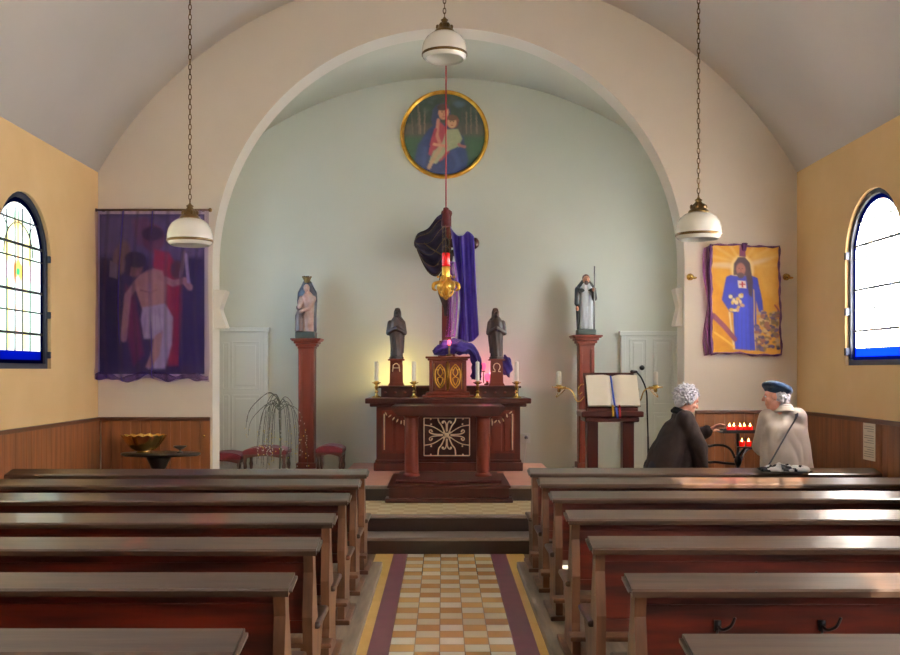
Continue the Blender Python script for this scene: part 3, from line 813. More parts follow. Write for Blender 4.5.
def carved_saint(x, label, mirror):
    y = 11.865; z = 1.787
    r = thing('saint_statue', label, 'statue', (x, y, z), 'carved saints beside the tabernacle')
    s = mirror
    bm = NB(); robe(bm, (x, y, z + .02), [(0, .075, .06, 1), (.08, .072, .058, 1), (.2, .078, .06, .9), (.3, .088, .062, .6), (.38, .092, .06, .35), (.44, .08, .052, .15), (.475, .045, .04, 0), (.49, .03, .03, 0)])
    ball(bm, (x, y - .008, z + .545), (.036, .042, .05)); capsule(bm, (x, y, z + .48), .026, (x, y, z + .53), .026)
    for q in (-1, 1):
        capsule(bm, (x + q * .078, y, z + .445), .034, (x + q * .098, y - .01, z + .32), .032); capsule(bm, (x + q * .098, y - .01, z + .32), .03, (x + q * .02, y - .07, z + .37), .02)
    ball(bm, (x, y - .078, z + .375), (.022, .02, .032)); ball(bm, (x, y - .05, z + .535), (.008, .012, .014))
    fuse(obj('carved_figure', bm, M['statuewood'], r), .006, 3)
    bm = NB(); robe(bm, (x + s * .012, y + .012, z + .02), [(.05, .07, .062, 1), (.2, .086, .066, 1), (.36, .1, .066, .6), (.45, .088, .06, .2), (.50, .05, .05, .1), (.56, .046, .046, 0), (.605, .03, .03, 0), (.612, .01, .01, 0)], 7, .1)
    for v in bm.verts:
        if v.co.y < y - .012: v.co.y = y - .012 + (v.co.y - y + .012) * .1
    fuse(obj('mantle', bm, M['statuewood'], r), .007, 2)
    bm = NB(); lathe(bm, (x, y, z), [(.088, 0), (.088, .02), (.078, .03)], 8); obj('statue_base', bm, M['statuewood'], r)
carved_saint(-.575, 'small brown carved wooden saint on the pillar left of the tabernacle', 1)
carved_saint(.66, 'small brown carved wooden saint on the pillar right of the tabernacle', -1)

def pedestal(x0, x1, cap0, cap1, ztop, label, y=12.1):
    xc = (x0 + x1) / 2; w = (x1 - x0) / 2; c = (cap1 - cap0) / 2; xm = (cap0 + cap1) / 2
    r = thing('statue_pedestal', label, 'pedestal', (xc, y, .30), 'tall statue pedestals in the chancel')
    bm = NB(); box(bm, xc - w, xc + w, y - w, y + w, .48, ztop - .12, .006)
    for s in (-1, 1): box(bm, xc + s * w * .72 - w * .2, xc + s * w * .72 + w * .2, y - w - .012, y - w + .01, .55, ztop - .17, .004)
    obj('shaft', bm, M['redcol'], r)
    bm = NB(); q = w + .01
    for zz, e in ((ztop - .13, .008), (ztop - .10, .03), (ztop - .065, .05), (ztop - .035, c - w - .012)): box(bm, xc - w - e, xc + w + e, y - w - e, y + w + e, zz, zz + .033, .008)
    box(bm, xc - c, xc + c, y - c, y + c, ztop - .02, ztop, .006)
    obj('capital', bm, M['redcol'], r)
    bm = NB(); box(bm, xc - w - .05, xc + w + .05, y - w - .05, y + w + .05, .30, .42, .008); box(bm, xc - w - .025, xc + w + .025, y - w - .025, y + w + .025, .42, .49, .01)
    obj('pedestal_base', bm, M['redcol'], r)
    return xc
xl = pedestal(-1.81, -1.61, -1.90, -1.525, 2.045, 'tall red-brown pedestal left of the high altar')
xr = pedestal(1.70, 1.895, 1.61, 1.985, 2.085, 'tall red-brown pedestal right of the high altar behind the lectern')

# left painted statue: robed figure with kneeling child under a dark mantle
x, y, z = -1.725, 12.1, 2.0465
r = thing('mantled_statue', 'painted statue of a pale figure in a dark mantle with a kneeling child', 'statue', (x, y, z))
bm = NB(); box(bm, x - .125, x + .125, y - .11, y + .11, z, z + .085, .012); obj('statue_base', bm, M['darkgreen'], r)
bm = NB(); robe(bm, (x + .025, y - .02, z + .085), [(0, .07, .06, 1), (.15, .068, .058, 1), (.3, .078, .06, .6), (.42, .085, .058, .3), (.48, .05, .045, .1), (.5, .03, .03, 0)])
ball(bm, (x + .012, y - .045, z + .63), (.04, .045, .055)); capsule(bm, (x + .02, y - .02, z + .56), .03, (x + .015, y - .03, z + .61), .03)
capsule(bm, (x + .09, y - .02, z + .50), .04, (x + .06, y - .10, z + .38), .03); capsule(bm, (x + .06, y - .10, z + .38), .03, (x - .05, y - .13, z + .33), .022)
capsule(bm, (x - .05, y - .02, z + .50), .04, (x - .07, y - .10, z + .40), .03)
fuse(obj('robed_figure', bm, M['pinkpaint'], r), .007, 3)
bm = NB(); robe(bm, (x + .01, y + .03, z + .085), [(0, .115, .06, .6), (.2, .118, .06, .6), (.4, .128, .065, .3), (.5, .12, .065, .1), (.58, .075, .06, 0), (.63, .055, .055, 0), (.665, .02, .02, 0)], 7, .06)
fuse(obj('mantle', bm, M['navy'], r), .008, 2)
bm = NB(); lathe(bm, (x + .01, y + .0, z + .70), [(.035, 0), (.04, .03), (.055, .06), (.03, .075), (.012, .09)], 10)
for k in range(6): ball(bm, (x + .01 + .05 * math.cos(k * PI / 3), y + .05 * math.sin(k * PI / 3), z + .775), .014, 0, 1)
obj('crown', bm, M['oldbrass'], r, True)
bm = NB(); robe(bm, (x - .075, y - .07, z + .085), [(0, .055, .05, .6), (.1, .05, .045, .6), (.2, .052, .045, .3), (.26, .03, .03, 0)]); ball(bm, (x - .082, y - .075, z + .385), .035)
capsule(bm, (x - .075, y - .07, z + .31), .025, (x - .08, y - .07, z + .36), .02); capsule(bm, (x - .04, y - .09, z + .29), .022, (x - .01, y - .12, z + .33), .018)
fuse(obj('kneeling_child', bm, M['brownpaint'], r), .007, 2)

# right painted statue: cloaked friar with a staff
x, y, z = 1.80, 12.1, 2.0865
r = thing('friar_statue', 'painted statue of a black-cloaked friar in a white habit with staff', 'statue', (x, y, z))
bm = NB(); box(bm, x - .115, x + .115, y - .11, y + .11, z, z + .075, .012); obj('statue_base', bm, M['darkgreen'], r)
bm = NB(); robe(bm, (x + .0, y - .03, z + .075), [(0, .085, .07, 1), (.2, .08, .066, 1), (.4, .085, .06, .7), (.52, .08, .055, .4), (.58, .04, .04, .1)], 10, .07)
fuse(obj('habit', bm, M['whitepaint'], r), .007, 2)
bm = NB(); robe(bm, (x, y + .02, z + .075), [(0, .115, .07, .6), (.25, .12, .07, .7), (.45, .125, .075, .4), (.55, .11, .075, .2), (.60, .07, .06, 0), (.63, .045, .045, 0)], 7, .07)
for v in bm.verts:
    if v.co.y < y - .03 and abs(v.co.x - x) < .085 and v.co.z < z + .52: v.co.y = y - .02
capsule(bm, (x - .1, y, z + .58), .04, (x - .115, y - .03, z + .40), .035); capsule(bm, (x + .09, y, z + .58), .04, (x + .10, y - .06, z + .46), .034); capsule(bm, (x + .10, y - .06, z + .46), .032, (x + .075, y - .11, z + .55), .024)
capsule(bm, (x - .06, y - .05, z + .56), .035, (x + .06, y - .05, z + .56), .035)
fuse(obj('cloak', bm, M['blackpaint'], r), .007, 2)
bm = NB(); ball(bm, (x, y - .03, z + .70), (.045, .05, .058)); ball(bm, (x, y - .08, z + .70), (.01, .014, .015)); capsule(bm, (x, y, z + .63), .028, (x, y - .02, z + .67), .028)
fuse(obj('head', bm, M['skinpaint'], r), .006, 2)
for hx_, hy_, hz_ in ((.08, -.12, .565), (-.115, -.05, .335)):
    bm = NB(); ball(bm, (x + hx_, y + hy_, z + hz_), (.022, .022, .03)); obj('hand', bm, M['skinpaint'], r, True)
bm = NB(); ball(bm, (x, y - .012, z + .722), (.05, .052, .05)); ball(bm, (x, y - .062, z + .655), (.03, .025, .035)); fuse(obj('hair_and_beard', bm, M['brownpaint'], r), .006, 2)
bm = NB(); tube(bm, [(x + .088, y - .135, z + .09), (x + .088, y - .135, z + .86)], .008, 8); obj('staff', bm, M['pot'], r, True)

# ------------------------------------------------------------------ crucifix with its drapery
cx, cy = .045, 12.15
r = thing('crucifix', 'tall red-brown wooden crucifix with corpus behind the tabernacle', 'crucifix', (cx, cy, 1.456))
bm = NB(); box(bm, cx - .06, cx + .06, cy - .03, cy + .03, 1.50, 3.62, .006)
box(bm, cx - .12, cx + .12, cy - .10, cy + .08, 1.459, 1.52, .006)
prism(bm, [(cx - .11, 1.80), (cx - .09, 2.02), (cx + .09, 2.02), (cx + .11, 1.80)], 'Y', cy - .045, cy + .045); box(bm, cx - .09, cx + .09, cy - .04, cy + .04, 1.5, 1.82)
for s in (-1, 1): ball(bm, (cx, cy, 3.63), (.075, .04, .06))
obj('upright', bm, M['redcol'], r)
bm = NB(); box(bm, cx - .36, cx + .36, cy - .03, cy + .03, 3.20, 3.31, .006)
for s in (-1, 1): ball(bm, (cx + s * .36, cy, 3.255), (.055, .04, .075))
obj('crossbeam', bm, M['darkred'], r)
bm = NB(); by = cy - .09
capsule(bm, (cx, by, 2.86), .065, (cx, by, 3.10), .085); ball(bm, (cx - .02, by - .03, 3.25), (.055, .06, .072)); capsule(bm, (cx, by, 3.12), .03, (cx - .01, by, 3.2), .03)
for s in (-1, 1):
    capsule(bm, (cx + s * .08, by, 3.12), .04, (cx + s * .2, by, 3.18), .03); capsule(bm, (cx + s * .2, by, 3.18), .028, (cx + s * .33, by + .02, 3.25), .02); ball(bm, (cx + s * .345, by + .02, 3.255), (.022, .012, .025))
    capsule(bm, (cx + s * .035, by, 2.82), .06, (cx + s * .04 - .03, by - .05, 2.62), .042); capsule(bm, (cx + s * .04 - .03, by - .05, 2.62), .04, (cx + s * .012, by, 2.42), .026); capsule(bm, (cx + s * .012, by, 2.42), .024, (cx + s * .015, by - .03, 2.34), .02)
fuse(obj('corpus', bm, M['statuewood'], r), .009, 3)

# dark veil gathered over the left arm
def catm(ps, t):
    n = len(ps) - 1; i = min(int(t * n), n - 1); u = t * n - i
    p0, p1, p2, p3 = ps[max(i - 1, 0)], ps[i], ps[i + 1], ps[min(i + 2, n)]
    return .5 * ((2 * p1) + (p2 - p0) * u + (2 * p0 - 5 * p1 + 4 * p2 - p3) * u * u + (3 * p1 - p0 - 3 * p2 + p3) * u ** 3)
yv = cy - .24
def V2(px, py, yy=None): return P(px, py, yv if yy is None else yy)
topc = [V2(446, 212), V2(437, 217), V2(428, 228), V2(418, 233), V2(414.5, 240)]
botc = [V2(447, 256), V2(443, 266), V2(436, 274), V2(426, 268), V2(417, 250)]
bm = NB()
def dv(u, v):
    p = catm(topc, u).lerp(catm(botc, u), v)
    return (p.x, p.y - .022 * math.cos(v * 20 + u * 5) - .03 * math.sin(PI * v), p.z - .05 * math.sin(PI * u) * v * 0.6)
sheet(bm, dv, 40, 44); thick(bm, .006)
o = solo('veil_drape', bm, M['darkveil'], 'black-purple gathered veil draped over the left arm of the crucifix', 'veil', V2(446, 262), smooth=True)
def lace(o_):
    bm = NB()
    for v in (.1, .3, .55, .8, .97): tube(bm, [Vector(dv(k / 20, v)) + Vector((0, -.012, 0)) for k in range(21)], .004, 5)
    tube(bm, smoothpath([V2(424, 243, yv - .06), V2(432, 249, yv - .06), V2(442, 255, yv - .06)]), .007, 6)
    obj('braid_trim', bm, M['oldbrass'], o_, True)
lace(o)
# purple cloth over the right arm falling to the altar
topc2 = [V2(450, 226), V2(456, 234), V2(462, 236), V2(468, 231), V2(474, 237)]
midc2 = [V2(460, 300), V2(463, 300), V2(465, 300), V2(471, 300), V2(477, 300)]
botc2 = [V2(457, 340), V2(461, 342), V2(467, 342), V2(473, 341), V2(479, 335)]
bm = NB()
def pv(u, v):
    a, b_, c = catm(topc2, u), catm(midc2, u), catm(botc2, u)
    p = a.lerp(b_, v * 1.8) if v < .5556 else b_.lerp(c, (v - .5556) / .4444)
    return (p.x, p.y - .03 * math.cos(u * 13 + v * 1.2) - .02 * math.cos(u * 27), p.z)
sheet(bm, pv, 40, 40); thick(bm, .004)
o = solo('purple_drape', bm, M['purple_cloth'], 'violet cloth hanging from the right arm of the crucifix', 'drape', V2(466, 348), smooth=True)
# chiffon round the upright
bm = NB()
def cv(u, v):
    a = V2(446 + 10 * u - 1 * v, 262 + 75 * v, yv - .08)
    return (a.x + .03 * math.sin(v * 3), a.y - .05 * math.sin(PI * u) - .012 * math.cos(u * 16), a.z)
sheet(bm, cv, 24, 24); thick(bm, .003)
solo('violet_chiffon', bm, M['purplevoile'], 'sheer violet chiffon wound round the lower post of the crucifix', 'drape', V2(446, 351), smooth=True)
# pool of cloth over tabernacle and down behind the right pillar
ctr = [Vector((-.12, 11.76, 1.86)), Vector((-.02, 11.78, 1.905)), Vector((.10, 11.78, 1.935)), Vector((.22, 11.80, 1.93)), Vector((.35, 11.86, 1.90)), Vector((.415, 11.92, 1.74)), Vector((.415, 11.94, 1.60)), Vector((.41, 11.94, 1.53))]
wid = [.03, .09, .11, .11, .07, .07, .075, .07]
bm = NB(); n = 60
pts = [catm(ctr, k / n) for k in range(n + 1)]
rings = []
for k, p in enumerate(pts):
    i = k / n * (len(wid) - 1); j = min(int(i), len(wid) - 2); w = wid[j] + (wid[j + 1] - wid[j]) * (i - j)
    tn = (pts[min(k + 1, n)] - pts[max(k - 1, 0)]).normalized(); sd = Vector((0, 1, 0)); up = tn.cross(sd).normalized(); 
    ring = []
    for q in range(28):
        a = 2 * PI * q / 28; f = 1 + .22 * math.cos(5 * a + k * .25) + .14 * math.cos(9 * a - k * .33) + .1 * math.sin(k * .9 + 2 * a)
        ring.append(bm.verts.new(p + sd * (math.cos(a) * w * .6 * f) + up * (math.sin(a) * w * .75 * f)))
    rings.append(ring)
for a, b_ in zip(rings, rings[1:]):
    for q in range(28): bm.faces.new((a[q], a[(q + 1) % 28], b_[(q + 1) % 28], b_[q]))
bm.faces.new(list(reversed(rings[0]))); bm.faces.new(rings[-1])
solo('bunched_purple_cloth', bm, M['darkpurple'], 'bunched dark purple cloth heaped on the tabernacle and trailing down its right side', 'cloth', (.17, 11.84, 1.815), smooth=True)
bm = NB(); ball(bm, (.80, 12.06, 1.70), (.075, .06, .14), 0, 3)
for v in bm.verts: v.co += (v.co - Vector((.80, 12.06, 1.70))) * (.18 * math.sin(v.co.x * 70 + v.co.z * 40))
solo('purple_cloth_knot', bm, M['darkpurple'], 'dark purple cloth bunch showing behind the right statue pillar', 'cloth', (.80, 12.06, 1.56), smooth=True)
# little coloured lamps behind the drapery
def lamp(x, y, z, m, label, bc, two=False, up=0.0):
    r = thing('altar_lamp', label, 'lamp', (x, y, z))
    bm = NB(); lathe(bm, (x, y, z), [(.04, 0), (.04, .02), (.012, .03), (.012, .04 + up), (.02, .06 + up)], 14); z += up; obj('lamp_foot', bm, M['oldbrass'], r, True)
    bm = NB(); lathe(bm, (x, y, z + .055), [(q_ * (.7 if up else 1), w_ * (.7 if up else 1)) for q_, w_ in ((.02, 0), (.03, .03), (.034, .055), (.028, .085), (.01, .10))], 16); obj('bulb', bm, m, r, True)
    if two:
        bm = NB(); tube(bm, [(x - .045, y, z + .03), (x - .045, y, z + .17)], .006, 6); lathe(bm, (x - .045, y, z + .165), [(.012, 0), (.03, .01), (.012, .02)], 12); obj('lamp_arm', bm, M['oldbrass'], r, True)
        bm = NB(); lathe(bm, (x - .045, y, z + .185), [(.015, 0), (.03, .03), (.034, .055), (.028, .085), (.01, .10)], 16); obj('bulb', bm, m, r, True)
    l = bpy.data.lights.new('lamp_glow', 'POINT'); l.color = bc; l.shadow_soft_size = .05
    return l, Vector((x, y, z + .1))
LAMPS = [lamp(.553, 12.02, 1.458, M['pinkbulb'], 'two-bulb glowing pink lamp between tabernacle and right statue pillar', (1, .25, .4), True),
         lamp(-.575, 12.06, 1.458, M['yellowbulb'], 'small glowing yellow lamp hidden behind the left statue pillar', (1, .8, .25)),
         lamp(.075, 11.635, 1.816, M['pinkbulb'], 'small glowing pink lamp in the cloth at the foot of the crucifix', (1, .3, .35), False, .075)]

# ------------------------------------------------------------------ round painting on the chancel wall
pc = P(444.5, 134, 12.36); R = .565
r = thing('round_painting', 'round gilt-framed oil painting of a seated mother and child', 'painting', (pc.x, YE, pc.z - R))
pt = Painter(110, 110, 100, 545, 105, 545, (34, 44, 30))
rnd = random.Random(3)
pt.poly([(100, 330), (545, 330), (545, 545), (100, 545)], (38, 62, 34), 30)
pt.poly([(100, 270), (545, 270), (545, 335), (100, 335)], (64, 58, 46), 24)
for k in range(26):
    xx = rnd.uniform(120, 530); 
    if 230 < xx < 400: continue
    pt.line([(xx, rnd.uniform(150, 220)), (xx + rnd.uniform(-8, 8), 320)], rnd.uniform(4, 9), rnd.choice([(92, 76, 60), (50, 44, 34), (110, 88, 70)]), 5, .8)
for k in range(40): pt.ell(rnd.uniform(110, 540), rnd.uniform(110, 230), rnd.uniform(10, 30), rnd.uniform(8, 20), rnd.choice([(30, 44, 28), (44, 58, 38), (60, 66, 58)]), 0, 14, .6)
pt.ell(400, 165, 30, 18, (62, 80, 92), 0, 14, .7)
pt.poly([(150, 520), (180, 380), (235, 300), (285, 260), (370, 280), (425, 340), (450, 460), (430, 540), (200, 540)], (34, 44, 74), 10)
pt.poly([(235, 430), (270, 300), (300, 260), (340, 300), (350, 420), (300, 470)], (134, 44, 54), 8)
pt.poly([(252, 265), (258, 200), (285, 165), (325, 158), (352, 185), (356, 225), (340, 240), (300, 250), (275, 290)], (44, 46, 70), 6)
pt.ell(318, 212, 28, 36, (166, 116, 84), 8, 5); pt.ell(312, 182, 30, 18, (60, 34, 28), 0, 6); pt.line([(288, 250), (282, 330), (300, 380)], 18, (160, 104, 84), 8)
for ex in (308, 328): pt.ell(ex, 207, 4, 2.5, (50, 30, 26))
pt.line([(319, 212), (318, 224)], 3, (140, 90, 66)); pt.line([(312, 233), (325, 233)], 3, (140, 60, 56))
pt.ell(363, 258, 36, 36, (150, 66, 50), 0, 6, .5); pt.ell(363, 262, 25, 30, (176, 128, 92), 0, 5); pt.ell(363, 238, 26, 16, (92, 58, 36), 0, 5)
for ex in (355, 372): pt.ell(ex, 258, 3.5, 2.2, (50, 30, 26))
pt.line([(357, 277), (369, 277)], 2.5, (140, 66, 56))
pt.poly([(335, 300), (395, 296), (418, 350), (400, 390), (330, 420), (280, 480), (240, 470), (260, 420), (310, 370)], (138, 138, 104), 8)
pt.line([(300, 400), (255, 470), (240, 500)], 20, (160, 128, 96), 8); pt.line([(262, 378), (330, 388)], 16, (172, 120, 92), 6); pt.line([(400, 380), (430, 392)], 15, (150, 90, 78), 6)
pt.line([(250, 380), (275, 300)], 16, (128, 36, 50), 8); pt.line([(370, 420), (400, 480), (380, 530)], 26, (50, 60, 90), 14, .8); pt.line([(220, 400), (210, 480)], 22, (50, 62, 96), 14, .7)
def rf(u, v):
    a, b_ = 2 * u - 1, 1 - 2 * v            # square to disc
    X = a * math.sqrt(max(1 - b_ * b_ / 2, 0)); Z = b_ * math.sqrt(max(1 - a * a / 2, 0))
    return (pc.x + X * R * .95, YE - .025, pc.z + Z * R * .95)
# sample the painting where each mapped point really falls
pt2 = Painter(110, 110, 0, 1, 0, 1, (0, 0, 0))
a, b_ = 2 * pt2.x - 1, 1 - 2 * pt2.y
XX = (a * np.sqrt(np.clip(1 - b_ * b_ / 2, 0, 1)) + 1) / 2; ZZ = (b_ * np.sqrt(np.clip(1 - a * a / 2, 0, 1)) + 1) / 2
ii = np.clip((XX * 110).round().astype(int), 0, 110); jj = np.clip(((1 - ZZ) * 110).round().astype(int), 0, 110)
pt2.c = np.clip(pt.c[jj, ii] * 1.12 + .004, 0, 1)
painted_sheet('canvas', pt2, rf, M['oil'], r)
bm = NB(); n = 64
prof = [(R - .045, -.026), (R - .035, -.045), (R - .015, -.058), (R, -.045), (R + .008, -.02), (R + .006, -.001)]
rings = lathe(bm, (pc.x, YE, pc.z), prof, n, axis='Y', cap=False)
bmesh.ops.recalc_face_normals(bm, faces=bm.faces)
obj('gilt_frame', bm, M['gold'], r, True)

# ------------------------------------------------------------------ banners on the arch wall
YW = YA - .03
tl = P(97, 211, YW); br = P(209, 380, YW)
r = thing('hanging_banner', 'large figure painting veiled in sheer purple voile on the arch wall above the shell bowl', 'banner', (tl.x, YA, br.z))
pt = Painter(90, 130, 20, 420, 40, 630, (48, 40, 66))
pt.poly([(20, 40), (420, 40), (420, 220), (20, 200)], (104, 96, 120), 40)
pt.poly([(20, 200), (100, 210), (120, 420), (100, 630), (20, 630)], (22, 22, 44), 14)
pt.poly([(340, 200), (420, 200), (420, 600), (330, 600)], (34, 28, 66), 18)
pt.poly([(145, 60), (200, 50), (260, 120), (230, 170), (160, 150)], (120, 84, 100), 16)
pt.ell(105, 200, 32, 62, (134, 110, 92), 12, 10); pt.poly([(60, 210), (95, 230), (90, 280), (58, 270)], (128, 116, 110), 6)
pt.ell(228, 130, 42, 52, (110, 66, 74), 0, 12); pt.ell(222, 112, 40, 26, (52, 34, 44), 0, 10)
pt.poly([(230, 170), (285, 180), (330, 260), (335, 380), (320, 600), (275, 600), (270, 320), (225, 230)], (160, 40, 56), 10)
pt.poly([(120, 300), (150, 330), (190, 560), (150, 600), (120, 480)], (122, 40, 64), 16, .8)
pt.ell(155, 235, 30, 36, (150, 108, 92), 12, 8); pt.ell(158, 208, 42, 30, (36, 26, 32), 10, 8); pt.ell(128, 240, 12, 26, (40, 28, 32), 0, 6)
pt.poly([(150, 290), (175, 262), (225, 240), (262, 250), (275, 310), (270, 380), (225, 400), (185, 395), (165, 340)], (190, 150, 132), 8)
pt.line([(165, 290), (128, 340), (118, 440), (112, 500)], 24, (176, 136, 120), 6); pt.line([(255, 275), (300, 295), (345, 285), (365, 310)], 24, (182, 142, 126), 6)
pt.poly([(185, 385), (270, 370), (300, 420), (295, 520), (270, 610), (205, 610), (240, 500), (190, 500), (178, 430)], (196, 190, 206), 8)
pt.poly([(230, 490), (262, 470), (250, 560), (215, 610), (195, 605), (215, 560)], (190, 152, 140), 6); pt.ell(235, 440, 30, 26, (210, 206, 218), 20, 8)
for q in range(4): pt.line([(200 + q * 16, 390), (190 + q * 22, 480)], 5, (160, 150, 176), 5, .6)
pt.line([(175, 320), (215, 330), (240, 320)], 4, (150, 110, 98), 4); pt.ell(315, 245, 26, 34, (96, 60, 56), 0, 8); pt.line([(330, 270), (345, 180)], 12, (150, 130, 130), 5)
pt.line([(350, 190), (360, 290)], 12, (200, 190, 210), 5, .7)
A, B = P(99, 214, YW), P(204, 374, YW)
painted_sheet('painted_cloth', pt, lambda u, v: (A.x + (B.x - A.x) * u, YA - .012 - .006 * (1 - math.cos(u * 19)), A.z + (B.z - A.z) * v), M['paint'], r)
bm = NB()
def vf(u, v):
    sg = .5 + .5 * v
    ruf = .028
    x = tl.x + (br.x - tl.x) * u + .008 * math.sin(v * 5 + u * 9)
    z = tl.z + (br.z - tl.z) * v
    if v > .9: z += .02 * math.sin(u * 17) * (v - .9) * 10
    return (x, YA - .064 - ruf * math.cos(u * 46 + 1.5 * math.sin(v * 3)) - .008 * math.cos(u * 21 + v) - (.03 * math.sin((v - .93) / .07 * PI) if v > .93 else 0), z)
sheet(bm, vf, 150, 60)
obj('voile_curtain', bm, M['voile'], r, True)
bm = NB()
def vh(u, v):                       # the gathered hem, doubled cloth
    x = tl.x + (br.x - tl.x) * u; a = 2 * PI * v
    w = .028 + .012 * math.sin(u * 23) + .006 * math.sin(u * 51)
    return (x, YA - .07 + w * .7 * math.cos(a), br.z + .035 + .018 * math.sin(u * 17) - .015 * math.sin(PI * u * 3) + w * math.sin(a))
sheet(bm, vh, 90, 10); obj('gathered_hem', bm, M['voile'], r, True)
bm = NB()
tube(bm, [(tl.x - .0, YA - .06, tl.z + .005), (br.x + .01, YA - .06, tl.z + .005)], .012, 10)
ball(bm, (br.x + .02, YA - .06, tl.z + .005), .022); ball(bm, (tl.x - .002, YA - .06, tl.z + .005), .018)
for x in (tl.x + .06, br.x - .06): box(bm, x - .01, x + .01, YA - .06, YA, tl.z - .005, tl.z + .012)
obj('curtain_rod', bm, M['oldbrass'], r, True)

tl2 = P(708, 244, YW); br2 = P(781, 356, YW)
r = thing('hanging_banner', 'golden-yellow banner of a long-haired figure in a blue robe with purple edging', 'banner', (tl2.x, YA, br2.z))
pt = Painter(90, 130, 40, 412, 40, 612, (206, 150, 48))
for q in range(9):
    a = q * PI / 8; pt.line([(212, 140), (212 + 300 * math.cos(a), 140 - 190 * math.sin(a))], 10, (232, 200, 130), 14, .55)
pt.poly([(250, 60), (395, 60), (395, 330), (330, 280)], (222, 178, 92), 40, .6); pt.poly([(60, 240), (110, 300), (150, 400), (140, 590), (60, 590)], (196, 128, 30), 30, .7)
pt.ell(130, 150, 80, 14, (236, 216, 180), 4, 16, .7); pt.ell(300, 120, 60, 12, (236, 216, 180), -16, 14, .6)
pt.ell(213, 165, 62, 72, (240, 220, 160), 0, 14, .8)
pt.poly([(150, 200), (190, 205), (260, 195), (295, 205), (320, 330), (326, 420), (300, 390), (285, 330), (290, 590), (165, 592), (160, 400), (140, 395), (100, 330), (128, 210)], (40, 48, 150), 5)
pt.poly([(180, 300), (240, 300), (250, 590), (170, 590)], (52, 64, 186), 14, .8)
for q in range(4): pt.line([(185 + q * 22, 380), (180 + q * 24, 590)], 5, (30, 34, 118), 5, .6)
pt.line([(272, 270), (276, 470), (280, 590)], 6, (196, 160, 90), 3); pt.line([(140, 400), (160, 590)], 9, (220, 200, 160), 4)
pt.poly([(166, 200), (168, 140), (190, 105), (225, 100), (252, 130), (270, 230), (262, 310), (245, 300), (232, 200), (190, 200)], (44, 20, 34), 5)
pt.ell(205, 168, 24, 34, (150, 96, 84), 0, 5); pt.ell(204, 200, 18, 16, (60, 34, 36), 0, 4)
for ex in (196, 213): pt.ell(ex, 162, 4, 2.5, (40, 22, 24))
pt.line([(205, 166), (204, 180)], 3, (120, 70, 62)); pt.poly([(200, 40), (228, 40), (232, 100), (196, 100)], (90, 26, 66), 6)
pt.poly([(188, 228), (230, 226), (232, 266), (190, 268)], (236, 226, 214), 3); pt.line([(198, 247), (224, 246)], 8, (170, 30, 50), 2); pt.line([(211, 234), (211, 260)], 8, (170, 30, 50), 2)
for q in range(16): pt.ell(random.uniform(145, 215), random.uniform(295, 390), random.uniform(7, 14), random.uniform(6, 12), random.choice([(226, 190, 90), (214, 170, 130), (236, 220, 170), (120, 70, 110)]), 0, 4)
for q in range(110): pt.ell(random.uniform(288, 404), random.uniform(380, 590), random.uniform(7, 16), random.uniform(6, 14), random.choice([(180, 150, 110), (90, 70, 110), (140, 90, 70), (60, 50, 90), (200, 170, 120), (120, 96, 60)]), 0, 4)
pt.line([(55, 410), (110, 470), (165, 540)], 26, (100, 36, 60), 5); pt.line([(60, 500), (160, 580)], 10, (226, 180, 80), 5); pt.line([(385, 350), (405, 380)], 8, (150, 60, 60), 4)
def bf(u, v):
    x = tl2.x + .02 + (br2.x - tl2.x - .04) * u; z = tl2.z - .02 + (br2.z - tl2.z + .04) * v
    return (x + .03 * (v - .5) * (1 if u > 0 else 1) * .5, YA - .052 - .008 * math.cos(u * 9 + v * 4) - .006 * math.sin(v * 15), z + .012 * math.sin(u * 6))
painted_sheet('painted_cloth', pt, bf, M['paint'], r)
bm = NB()
edge = [(0, k / 30) for k in range(30)] + [(k / 20, 1) for k in range(20)] + [(1, 1 - k / 30) for k in range(30)] + [(1 - k / 20, 0) for k in range(21)]
tube(bm, [Vector(bf(u, v)) + Vector((.005 * math.sin(v * 21 + u), -.006, .005 * math.sin(u * 19))) for u, v in edge], [.010 + .003 * math.sin(k * 1.7) + (.008 if edge[k][0] == 0 else 0) for k in range(len(edge))], 6)
tube(bm, [Vector(bf(.5, 0)) + Vector((0, -.01, .02)), Vector(bf(.49, .05)) + Vector((0, -.012, 0))], [.03, .018], 8)
obj('purple_edging', bm, mat('plum_edging', rgb(76, 26, 78), .7), r, True)
bm = NB()
def mf(u, v):
    p = Vector(bf(0, v)); return (p.x - .06 * u - .02 * math.sin(v * 9) * u, p.y + .004 - .02 * math.sin(u * 6 + v * 5), p.z - .02 * u)
sheet(bm, mf, 10, 40); obj('mauve_veil_edge', bm, M['mauvevoile'], r, True)
# brass wall roses either side
for px, nm in ((690, 'left'), (786, 'right')):
    c = P(px, 277, YA)
    bm = NB(); lathe(bm, (c.x, YA, c.z), [(.035, 0), (.035, -.008), (.015, -.014), (.012, -.03), (.022, -.04), (.024, -.055), (.012, -.066)], 16, axis='Y'); ball(bm, (c.x + .03, YA - .045, c.z - .012), (.03, .012, .012))
    solo('wall_hook', bm, M['brass'], 'small brass wall knob just %s of the blue-robe banner' % nm, 'hook', (c.x, YA, c.z), 'brass knobs by the banner', True)

